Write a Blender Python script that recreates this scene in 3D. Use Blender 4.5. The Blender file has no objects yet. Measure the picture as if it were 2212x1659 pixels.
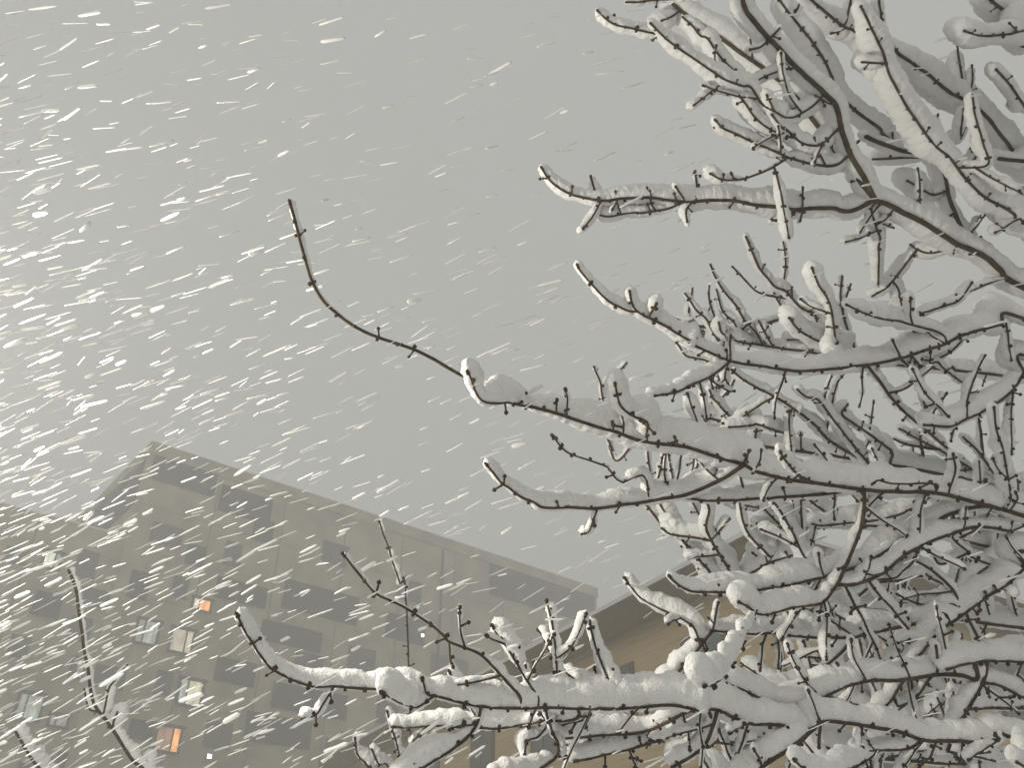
import bpy, bmesh, math, random
from mathutils import Vector, Matrix, noise

random.seed(11)
scene = bpy.context.scene
COL = scene.collection

# ------------------------------------------------------------------ camera, sky, light
PITCH = math.radians(34.5)
cam_data = bpy.data.cameras.new('camera')
cam = bpy.data.objects.new('camera', cam_data)
COL.objects.link(cam)
cam.location = (0, 0, 1.6)
cam.rotation_euler = (math.pi / 2 + PITCH, 0, 0)
cam_data.sensor_width = 36
cam_data.lens = 36 * 1900 / 2212
cam_data.clip_start = 0.05
cam_data.clip_end = 3000
scene.camera = cam

world = bpy.data.worlds.new('World')
scene.world = world
world.use_nodes = True
wn, wl = world.node_tree.nodes, world.node_tree.links
wn.clear()
SUN_EL, SUN_ROT = math.radians(28), math.radians(-60)
sky_tex = wn.new('ShaderNodeTexSky')
sky_tex.sky_type = 'NISHITA'
sky_tex.sun_disc = False
sky_tex.sun_elevation = SUN_EL
sky_tex.sun_rotation = SUN_ROT
sky_tex.dust_density = 6
sky_grey = wn.new('ShaderNodeRGBToBW')
cloud = wn.new('ShaderNodeRGB')
cloud.outputs[0].default_value = (4.98, 5.10, 4.90, 1)      # low snow cloud lit by the town
mix = wn.new('ShaderNodeMixRGB')
mix.inputs[0].default_value = 0.95
wtc = wn.new('ShaderNodeTexCoord')
wnz = wn.new('ShaderNodeTexNoise'); wnz.inputs['Scale'].default_value = 1.7; wnz.inputs['Detail'].default_value = 3
wmr = wn.new('ShaderNodeMapRange'); wmr.inputs['To Min'].default_value = 0.9; wmr.inputs['To Max'].default_value = 1.1
wmul = wn.new('ShaderNodeVectorMath'); wmul.operation = 'SCALE'      # slow unevenness of the cloud
bg = wn.new('ShaderNodeBackground')
bg.inputs[1].default_value = 0.1
wo = wn.new('ShaderNodeOutputWorld')
wl.new(sky_tex.outputs[0], sky_grey.inputs[0])
wl.new(sky_grey.outputs[0], mix.inputs[1])
wl.new(cloud.outputs[0], mix.inputs[2])
wl.new(wtc.outputs['Generated'], wnz.inputs['Vector']); wl.new(wnz.outputs['Fac'], wmr.inputs['Value'])
wl.new(mix.outputs[0], wmul.inputs[0]); wl.new(wmr.outputs[0], wmul.inputs['Scale'])
wl.new(wmul.outputs[0], bg.inputs[0])
wl.new(bg.outputs[0], wo.inputs[0])

sun_data = bpy.data.lights.new('sun', 'SUN')
sun_data.energy = 0.62
sun_data.angle = math.radians(45)
sun_data.color = (1.0, 0.87, 0.70)
sun = bpy.data.objects.new('sun', sun_data)
COL.objects.link(sun)
# light comes from the left and a little behind the camera
sd = Vector((0.36, 0.84, -0.40)).normalized()
sun.rotation_euler = sd.to_track_quat('-Z', 'Y').to_euler()

scene.view_settings.view_transform = 'Standard'
scene.view_settings.look = 'None'
scene.view_settings.exposure = 0.0
scene.view_settings.gamma = 1.0
scene.view_settings.use_curve_mapping = False
scene.render.engine = 'CYCLES'
scene.cycles.use_denoising = True
scene.cycles.max_bounces = 6
scene.cycles.diffuse_bounces = 3
scene.cycles.volume_bounces = 3
scene.cycles.volume_step_rate = 5
scene.cycles.sample_clamp_indirect = 4

# ------------------------------------------------------------------ helpers
def tag(o, label=None, cat=None, group=None, kind=None):
    if label: o['label'] = label
    if cat: o['category'] = cat
    if group: o['group'] = group
    if kind: o['kind'] = kind
    return o

def empty(name, loc=(0, 0, 0)):
    o = bpy.data.objects.new(name, None)
    o.location = loc
    o.empty_display_size = 0.2
    COL.objects.link(o)
    return o

def link(name, me, parent=None):
    o = bpy.data.objects.new(name, me)
    COL.objects.link(o)
    if parent is not None:
        o.parent = parent
        # every mesh is written in world metres: undo the parents' offset
        off = Vector((0, 0, 0)); p = parent
        while p is not None:
            off += p.location; p = p.parent
        o.location = -off
    return o

def mesh(name, vs, fs, mat, parent=None, smooth=False):
    me = bpy.data.meshes.new(name)
    me.from_pydata(vs, [], fs)
    me.validate()
    if smooth:
        me.polygons.foreach_set('use_smooth', [True] * len(me.polygons))
    me.materials.append(mat)
    return link(name, me, parent)

def new_mat(name, color, rough=0.8, spec=0.3):
    m = bpy.data.materials.new(name)
    m.use_nodes = True
    b = m.node_tree.nodes['Principled BSDF']
    b.inputs['Base Color'].default_value = (*color, 1)
    b.inputs['Roughness'].default_value = rough
    b.inputs['Specular IOR Level'].default_value = spec
    return m

def noisy(m, c1, c2, scale, detail=4, bump=0.0, bscale=None, dist=0.01, stretch=None):
    nt = m.node_tree; n = nt.nodes; l = nt.links
    b = n['Principled BSDF']
    tc = n.new('ShaderNodeTexCoord')
    src = tc.outputs['Object']
    if stretch:
        mp = n.new('ShaderNodeMapping'); mp.inputs['Scale'].default_value = stretch
        l.new(src, mp.inputs[0]); src = mp.outputs[0]
    nz = n.new('ShaderNodeTexNoise'); nz.inputs['Scale'].default_value = scale; nz.inputs['Detail'].default_value = detail
    l.new(src, nz.inputs['Vector'])
    cr = n.new('ShaderNodeValToRGB')
    cr.color_ramp.elements[0].position = 0.35; cr.color_ramp.elements[0].color = (*c1, 1)
    cr.color_ramp.elements[1].position = 0.65; cr.color_ramp.elements[1].color = (*c2, 1)
    l.new(nz.outputs['Fac'], cr.inputs[0]); l.new(cr.outputs[0], b.inputs['Base Color'])
    if bump:
        nb = n.new('ShaderNodeTexNoise'); nb.inputs['Scale'].default_value = bscale or scale; nb.inputs['Detail'].default_value = 6
        l.new(src, nb.inputs['Vector'])
        bp = n.new('ShaderNodeBump'); bp.inputs['Strength'].default_value = bump; bp.inputs['Distance'].default_value = dist
        l.new(nb.outputs['Fac'], bp.inputs['Height']); l.new(bp.outputs[0], b.inputs['Normal'])
    return m

def emit(name, color, strength):
    m = new_mat(name, (0.3, 0.3, 0.3), 0.4)
    nt = m.node_tree; b = nt.nodes['Principled BSDF']
    b.inputs['Emission Color'].default_value = (*color, 1)
    # folds of curtain and things in the room: uneven light
    tc = nt.nodes.new('ShaderNodeTexCoord'); mp = nt.nodes.new('ShaderNodeMapping'); nz = nt.nodes.new('ShaderNodeTexNoise'); mr = nt.nodes.new('ShaderNodeMapRange')
    mp.inputs['Scale'].default_value = (3.2, 3.2, 1.1); nz.inputs['Scale'].default_value = 1.0; nz.inputs['Detail'].default_value = 3
    mr.inputs['From Min'].default_value = 0.3; mr.inputs['From Max'].default_value = 0.7
    mr.inputs['To Min'].default_value = strength * 0.45; mr.inputs['To Max'].default_value = strength * 1.5
    nt.links.new(tc.outputs['Object'], mp.inputs[0]); nt.links.new(mp.outputs[0], nz.inputs['Vector'])
    nt.links.new(nz.outputs['Fac'], mr.inputs['Value']); nt.links.new(mr.outputs[0], b.inputs['Emission Strength'])
    return m

SNOW = noisy(new_mat('snow', (0.87, 0.87, 0.87), 0.9, 0.15), (0.84, 0.835, 0.825), (0.90, 0.90, 0.895), 9, 3, 0.7, 150, 0.007)
BARK = noisy(new_mat('bark', (0.04, 0.03, 0.02), 0.85, 0.2), (0.036, 0.026, 0.014), (0.090, 0.066, 0.038), 28, 5, 0.6, 160, 0.003)
BUD = noisy(new_mat('bud_scales', (0.05, 0.025, 0.02), 0.7, 0.3), (0.028, 0.016, 0.010), (0.065, 0.040, 0.020), 60, 3)
FLAKE = bpy.data.materials.new('snowflake'); FLAKE.use_nodes = True      # loose crystals: light passes through as well as bouncing off
_n, _l = FLAKE.node_tree.nodes, FLAKE.node_tree.links
_n.clear()
_d, _t, _m, _o = _n.new('ShaderNodeBsdfDiffuse'), _n.new('ShaderNodeBsdfTranslucent'), _n.new('ShaderNodeMixShader'), _n.new('ShaderNodeOutputMaterial')
_d.inputs[0].default_value = (0.96, 0.96, 0.95, 1); _t.inputs[0].default_value = (0.96, 0.96, 0.95, 1)
_m.inputs[0].default_value = 0.5
_l.new(_d.outputs[0], _m.inputs[1]); _l.new(_t.outputs[0], _m.inputs[2]); _l.new(_m.outputs[0], _o.inputs[0])

def box(name, c, u, w, half, mat, parent=None, bevel=0.0):
    """box with centre c, horizontal axes u and w, half sizes (u, w, z)"""
    z = Vector((0, 0, 1)); c = Vector(c)
    P = []
    for sz in (-1, 1):
        for su, sw in ((-1, -1), (1, -1), (1, 1), (-1, 1)):
            P.append(c + u * (su * half[0]) + w * (sw * half[1]) + z * (sz * half[2]))
    if u.cross(w).z < 0:
        fs = [(0, 1, 2, 3), (7, 6, 5, 4), (4, 5, 1, 0), (5, 6, 2, 1), (6, 7, 3, 2), (7, 4, 0, 3)]
    else:
        fs = [(3, 2, 1, 0), (4, 5, 6, 7), (0, 1, 5, 4), (1, 2, 6, 5), (2, 3, 7, 6), (3, 0, 4, 7)]
    return mesh(name, P, fs, mat, parent)

# ------------------------------------------------------------------ the ground
GROUND = noisy(new_mat('ground_snow', (0.8, 0.8, 0.8), 0.95, 0.1), (0.74, 0.74, 0.73), (0.82, 0.82, 0.82), 0.6, 5, 0.4, 3, 0.05)
n = 40; S = 900
vs, fs = [], []
for j in range(n + 1):
    for i in range(n + 1):
        x = (2 * i / n - 1); y = (2 * j / n - 1)
        x = S * x * abs(x); y = S * y * abs(y) + 20
        vs.append((x, y, 0.12 * noise.noise(Vector((x * .2, y * .2, 0)))))
for j in range(n):
    for i in range(n):
        a = j * (n + 1) + i
        fs.append((a, a + 1, a + n + 2, a + n + 1))
tag(mesh('ground', vs, fs, GROUND, None, True), 'snow covered ground', None, None, 'structure')

# ------------------------------------------------------------------ apartment block far behind
CAMZ = 1.6
def ray(x, y):
    d = Vector((0, math.cos(PITCH), math.sin(PITCH)))
    return d + Vector((1, 0, 0)) * ((x - 1106) / 1900) - Vector((0, -math.sin(PITCH), math.cos(PITCH))) * ((y - 829.5) / 1900)

Z = Vector((0, 0, 1))
WALL_A = noisy(new_mat('grey_brown_render', (0.2, 0.18, 0.15), 0.9), (0.30, 0.265, 0.208), (0.50, 0.445, 0.35), 0.5, 6, 0.2, 4, 0.03)
PANEL_D = noisy(new_mat('dark_cladding', (0.07, 0.07, 0.075), 0.7), (0.022, 0.023, 0.024), (0.036, 0.037, 0.037), 0.5, 4)
PANEL_M = noisy(new_mat('mid_cladding', (0.12, 0.12, 0.11), 0.8), (0.075, 0.073, 0.064), (0.10, 0.097, 0.085), 0.5, 4)
FRAME = new_mat('window_frame', (0.05, 0.05, 0.05), 0.5)
GLASS_D = new_mat('dark_glass', (0.05, 0.06, 0.06), 0.1, 0.6)
ROOF_SNOW = SNOW

apt = empty('apartment_block', (-23.8, 52.9, 0))
tag(apt, 'large grey-brown apartment block with flat slanting roofline fading into the snowfall at left', 'building')
U = Vector((0.7714, 0.6363, 0)); Wd = Vector((-0.6363, 0.7714, 0))   # along the facade, into the block
r0 = ray(330, 955)
k = 58 / math.hypot(r0.x, r0.y)
A = Vector((0, 0, CAMZ)) + r0 * k
HT = A.z
A0 = Vector((A.x, A.y, 0))
NRM = -Wd
def on_facade(x, y):
    """where the sight line through a point of the facade meets its plane: metres along it and height"""
    d = ray(x, y); o = Vector((0, 0, CAMZ))
    t = (A0 - o).dot(NRM) / d.dot(NRM)
    p = o + d * t
    return (p - A0).dot(U), p.z
LEN = on_facade(1287, 1262)[0]
def block(name, s0, s1, d0, d1, z0, z1, mat, parent):
    c = A0 + U * ((s0 + s1) / 2) + Wd * ((d0 + d1) / 2) + Z * ((z0 + z1) / 2)
    return box(name, c, U, Wd, ((s1 - s0) / 2, (d1 - d0) / 2, (z1 - z0) / 2), mat, parent)
wall = block('wall', 0, LEN, 0, 22, -0.5, HT - 0.9, WALL_A, apt)
par = block('parapet', -0.12, LEN + 0.12, -0.12, 22.1, HT - 0.897, HT, WALL_A, apt)
block('snow_cover', -0.1, LEN + 0.1, -0.1, 22.0, HT + 0.003, HT + 0.10, ROOF_SNOW, par)
zw = on_facade(60, 1098)[1]
wing = block('wing_wall', -60, -0.003, 0.3, 18, -0.5, zw, WALL_A, apt)
block('snow_cover', -60, -0.1, 0.35, 17.9, zw + 0.003, zw + 0.12, ROOF_SNOW, wing)
block('cladding_panel', -0.09, -0.055, 0.4, 21.0, HT - 4.6, HT - 1.2, PANEL_D, apt)
JOINT = new_mat('joint_mortar', (0.21, 0.187, 0.148), 0.9)
# storey bands, slim projecting lines on the facade
for i in range(1, 11):
    z = HT - 4.6 - 3.05 * (i - 1)
    if z < 1: break
    block('storey_band', 0.01, LEN - 0.01, -0.05, -0.003, z, z + 0.14, WALL_A, apt)

for i in range(1, 9):
    s = 5.2 * i
    if s < LEN - 1: block('wall_joint', s - 0.05, s + 0.05, -0.03, -0.003, 1.0, HT - 1.0, JOINT, apt)
for i in range(1, 9):
    block('wall_joint', -5.2 * i - 0.05, -5.2 * i + 0.05, 0.27, 0.297, 1.0, zw - 0.3, JOINT, apt)
for s in (24.7,):
    if s < LEN - 1: block('downpipe', s - 0.07, s + 0.07, -0.2, -0.06, 0.5, HT - 1.1, PANEL_D, apt)
def facade_rect(x0, y0, x1, y1):
    xm, ym = (x0 + x1) / 2, (y0 + y1) / 2
    sm, zm = on_facade(xm, ym)
    s0 = on_facade(x0, ym)[0]; s1 = on_facade(x1, ym)[0]
    z0 = on_facade(xm, y1)[1]; z1 = on_facade(xm, y0)[1]
    return s0, s1, z0, z1
def panel(x0, y0, x1, y1, mat):
    s0, s1, z0, z1 = facade_rect(x0, y0, x1, y1)
    dep = 0.0 if s0 >= 0 else 0.3
    block('cladding_panel', s0, s1, dep - 0.09, dep - 0.055, z0, z1, mat, apt)
def window(x0, y0, x1, y1, mat_wide, mat_narrow, narrow_left=True, shell=PANEL_M):
    note(x0, y0, x1, y1)
    s0, s1, z0, z1 = facade_rect(x0, y0, x1, y1)
    dep = 0.0 if s0 >= 0 else 0.3
    fr = block('window', s0 - 0.18, s1 + 0.18, dep - 0.10, dep - 0.055, z0 - 0.15, z1 + 0.22, shell, apt)
    cut = s0 + (s1 - s0) * (0.32 if narrow_left else 0.68)
    a = (s0, cut - 0.05), (cut + 0.05, s1)
    ms = (mat_narrow, mat_wide) if narrow_left else (mat_wide, mat_narrow)
    for (p0, p1), m in zip(a, ms):
        block('pane', p0, p1, dep - 0.115, dep - 0.103, z0, z1, m, fr)
    block('mullion', cut - 0.045, cut + 0.045, dep - 0.14, dep - 0.103, z0, z1, FRAME, fr)
    block('lintel', s0 - 0.25, s1 + 0.25, dep - 0.26, dep - 0.103, z1 + 0.02, z1 + 0.14, FRAME, fr)
    block('sill', s0 - 0.2, s1 + 0.2, dep - 0.2, dep - 0.103, z0 - 0.12, z0 - 0.02, FRAME, fr)

D, M = PANEL_D, PANEL_M
RECTS = [(322, 1000, 470, 1056, D), (470, 1062, 588, 1120, D), (545, 1122, 590, 1172, D), (1056, 1242, 1282, 1318, D),
          (323, 1134, 395, 1180, M), (277, 1234, 323, 1296, D), (400, 1178, 443, 1224, D), (463, 1258, 577, 1304, D),
          (608, 1270, 774, 1334, D), (832, 1333, 917, 1387, D), (561, 1352, 695, 1398, D), (527, 1548, 672, 1612, D),
          (585, 1488, 750, 1544, D), (463, 1426, 552, 1480, D), (812, 1515, 860, 1567, D), (73, 1277, 136, 1332, D),
          (277, 1556, 332, 1600, D), (700, 1600, 770, 1650, M), (150, 1330, 200, 1385, M), (20, 1370, 66, 1420, M),
          (120, 1630, 250, 1680, D), (440, 1560, 500, 1620, M), (750, 1400, 810, 1450, M), (930, 1420, 1010, 1470, M),
          (200, 1440, 270, 1490, M), (10, 1180, 60, 1215, M), (180, 1270, 240, 1310, M)]
for r in RECTS:
    panel(*r)
def note(*a): RECTS.append(a)
pale = emit('lit_pale', (0.75, 0.86, 0.70), 0.55)
pale2 = emit('lit_pale_dim', (0.72, 0.80, 0.68), 0.36)
warm = emit('lit_warm', (0.92, 0.82, 0.58), 0.62)
yell = emit('lit_yellow', (1.0, 0.93, 0.60), 0.75)
oran = emit('lit_orange', (1.0, 0.40, 0.10), 1.5)
orad = emit('lit_orange_curtain', (0.75, 0.33, 0.16), 0.42)
whit = emit('lit_white', (0.93, 1.0, 0.82), 1.15)
window(295, 1343, 338, 1391, pale, pale2, True)
window(369, 1362, 413, 1410, warm, warm, False)
window(387, 1472, 433, 1524, yell, pale, True, PANEL_D)
window(337, 1573, 385, 1624, orad, oran, False)
window(417, 1297, 452, 1319, oran, yell, True)
window(98, 1192, 131, 1224, whit, pale2, False)
window(41, 1500, 90, 1552, pale, pale2, True)
window(111, 1547, 146, 1567, pale2, pale2, True)
window(160, 1424, 182, 1462, pale2, GLASS_D, True)
window(640, 1420, 690, 1465, GLASS_D, GLASS_D, True)
window(700, 1180, 745, 1215, GLASS_D, GLASS_D, False)
window(860, 1260, 905, 1295, GLASS_D, GLASS_D, True)
# small dark windows between the cladding panels
taken = [facade_rect(*r[:4]) for r in RECTS]
wr = random.Random(3)
for row in range(10):
    for i in range(-9, 17):
        s = i * 3.3 + wr.uniform(-.5, .5) + (0.8 if row % 2 else 0); z0 = HT - 7.1 - 3.05 * row
        wd = wr.choice((0.8, 1.0, 1.3)); s1 = s + wd; z1 = z0 + wr.choice((1.2, 1.5))
        if wr.random() < 0.35 or s1 > LEN - 0.6 or -0.6 < s < 0.6 or z0 < 1 or (s < 0 and z1 > zw - 1.2): continue
        if any(s1 + .4 > a and s - .4 < b and z1 + .4 > c and z0 - .5 < d for a, b, c, d in taken): continue
        dep = 0.0 if s >= 0 else 0.3
        f = block('window', s - 0.12, s1 + 0.12, dep - 0.09, dep - 0.055, z0 - 0.12, z1 + 0.12, PANEL_M, apt)
        block('pane', s, s1, dep - 0.105, dep - 0.093, z0, z1, GLASS_D, f)
        block('sill', s - 0.18, s1 + 0.18, dep - 0.2, dep - 0.093, z0 - 0.11, z0 - 0.02, FRAME, f)
for (x, y) in ((907, 1376), (447, 1637)):
    s, z = on_facade(x, y)
    lm = block('wall_lamp', s - 0.16, s + 0.16, -0.35, -0.09, z - 0.14, z + 0.14, FRAME, apt)
    block('lens', s - 0.13, s + 0.13, -0.37, -0.353, z - 0.12, z + 0.12, emit('lamp_lens', (1, 1, 0.93), 6), lm)

# ------------------------------------------------------------------ timber-clad building behind the branches
house = empty('timber_building', (6.3, 18.0, 0))
tag(house, 'tan timber-clad building with dark brown eaves behind the snowy branches at lower right', 'building')
U2 = Vector((0.864, 0.503, 0)).normalized(); W2 = Vector((-0.503, 0.864, 0)).normalized()
rB = ray(1640, 1140); kB = 18.5 / math.hypot(rB.x, rB.y)
B = Vector((0, 0, CAMZ)) + rB * kB; HB = B.z
B0 = Vector((B.x, B.y, 0))
SIDING = noisy(new_mat('tan_siding', (0.32, 0.25, 0.16), 0.8), (0.50, 0.37, 0.195), (0.60, 0.455, 0.255), 3, 5, 0.3, 30, 0.01, (0.3, 0.3, 6))
EAVE = noisy(new_mat('dark_eave', (0.10, 0.075, 0.05), 0.8), (0.095, 0.064, 0.028), (0.140, 0.098, 0.046), 4, 4)
TRIM = new_mat('brown_trim', (0.13, 0.09, 0.05), 0.7)
PANE = new_mat('green_grey_glass', (0.10, 0.125, 0.11), 0.15, 0.6)
LW, LR = 27.0, 26.0
def hblock(name, a0, a1, b0, b1, z0, z1, mat, parent):
    """a runs along the right face, b along the left face"""
    c = B0 + U2 * ((a0 + a1) / 2) + W2 * ((b0 + b1) / 2) + Z * ((z0 + z1) / 2)
    return box(name, c, U2, W2, ((a1 - a0) / 2, (b1 - b0) / 2, (z1 - z0) / 2), mat, parent)
core = hblock('wall', 0.4, LR, 0.4, LW, -0.5, HB - 0.42, SIDING, house)
roof = hblock('roof', 0, LR + 0.6, 0, LW + 0.6, HB - 0.40, HB - 0.02, EAVE, house)
hblock('snow_cover', 0.05, LR + 0.5, 0.05, LW + 0.5, HB - 0.017, HB + 0.16, ROOF_SNOW, roof)
hblock('fascia_board', -0.06, -0.003, -0.05, LW + 0.6, HB - 0.85, HB - 0.03, EAVE, house)
hblock('fascia_board', 0.003, LR + 0.6, -0.06, -0.003, HB - 0.95, HB - 0.03, EAVE, house)
z = HB - 0.62; i = 0
while z > 0.2 and i < 48:
    th = 0.205
    hblock('siding_board', 0.362, 0.397, 0.362, LW, z - th + 0.006, z, SIDING, core)
    hblock('siding_board', 0.40, LR, 0.362, 0.397, z - th + 0.006, z, SIDING, core)
    z -= th; i += 1
hblock('corner_board', 0.30, 0.42, 0.30, 0.42, 0, HB - 0.45, TRIM, house)
for zc in (HB - 2.3, HB - 5.2, HB - 8.0):
    for bc in (2.6, 6.0, 9.5, 13.2, 17.0, 21.0):
        if zc - 0.8 < 0.3: continue
        w = hblock('window', 0.30, 0.36, bc - 0.75, bc + 0.75, zc - 0.8, zc + 0.8, TRIM, house)
        hblock('pane', 0.280, 0.297, bc - 0.66, bc - 0.03, zc - 0.7, zc + 0.7, PANE, w)
        hblock('pane', 0.280, 0.297, bc + 0.03, bc + 0.66, zc - 0.7, zc + 0.7, PANE, w)
    for ac in (2.6, 5.4, 8.2, 11.2, 14.4):
        if zc - 0.8 < 0.3: continue
        w = hblock('window', ac - 0.75, ac + 0.75, 0.30, 0.36, zc - 0.8, zc + 0.8, TRIM, house)
        hblock('pane', ac - 0.66, ac - 0.03, 0.280, 0.297, zc - 0.7, zc + 0.7, PANE, w)
        hblock('pane', ac + 0.03, ac + 0.66, 0.280, 0.297, zc - 0.7, zc + 0.7, PANE, w)

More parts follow.
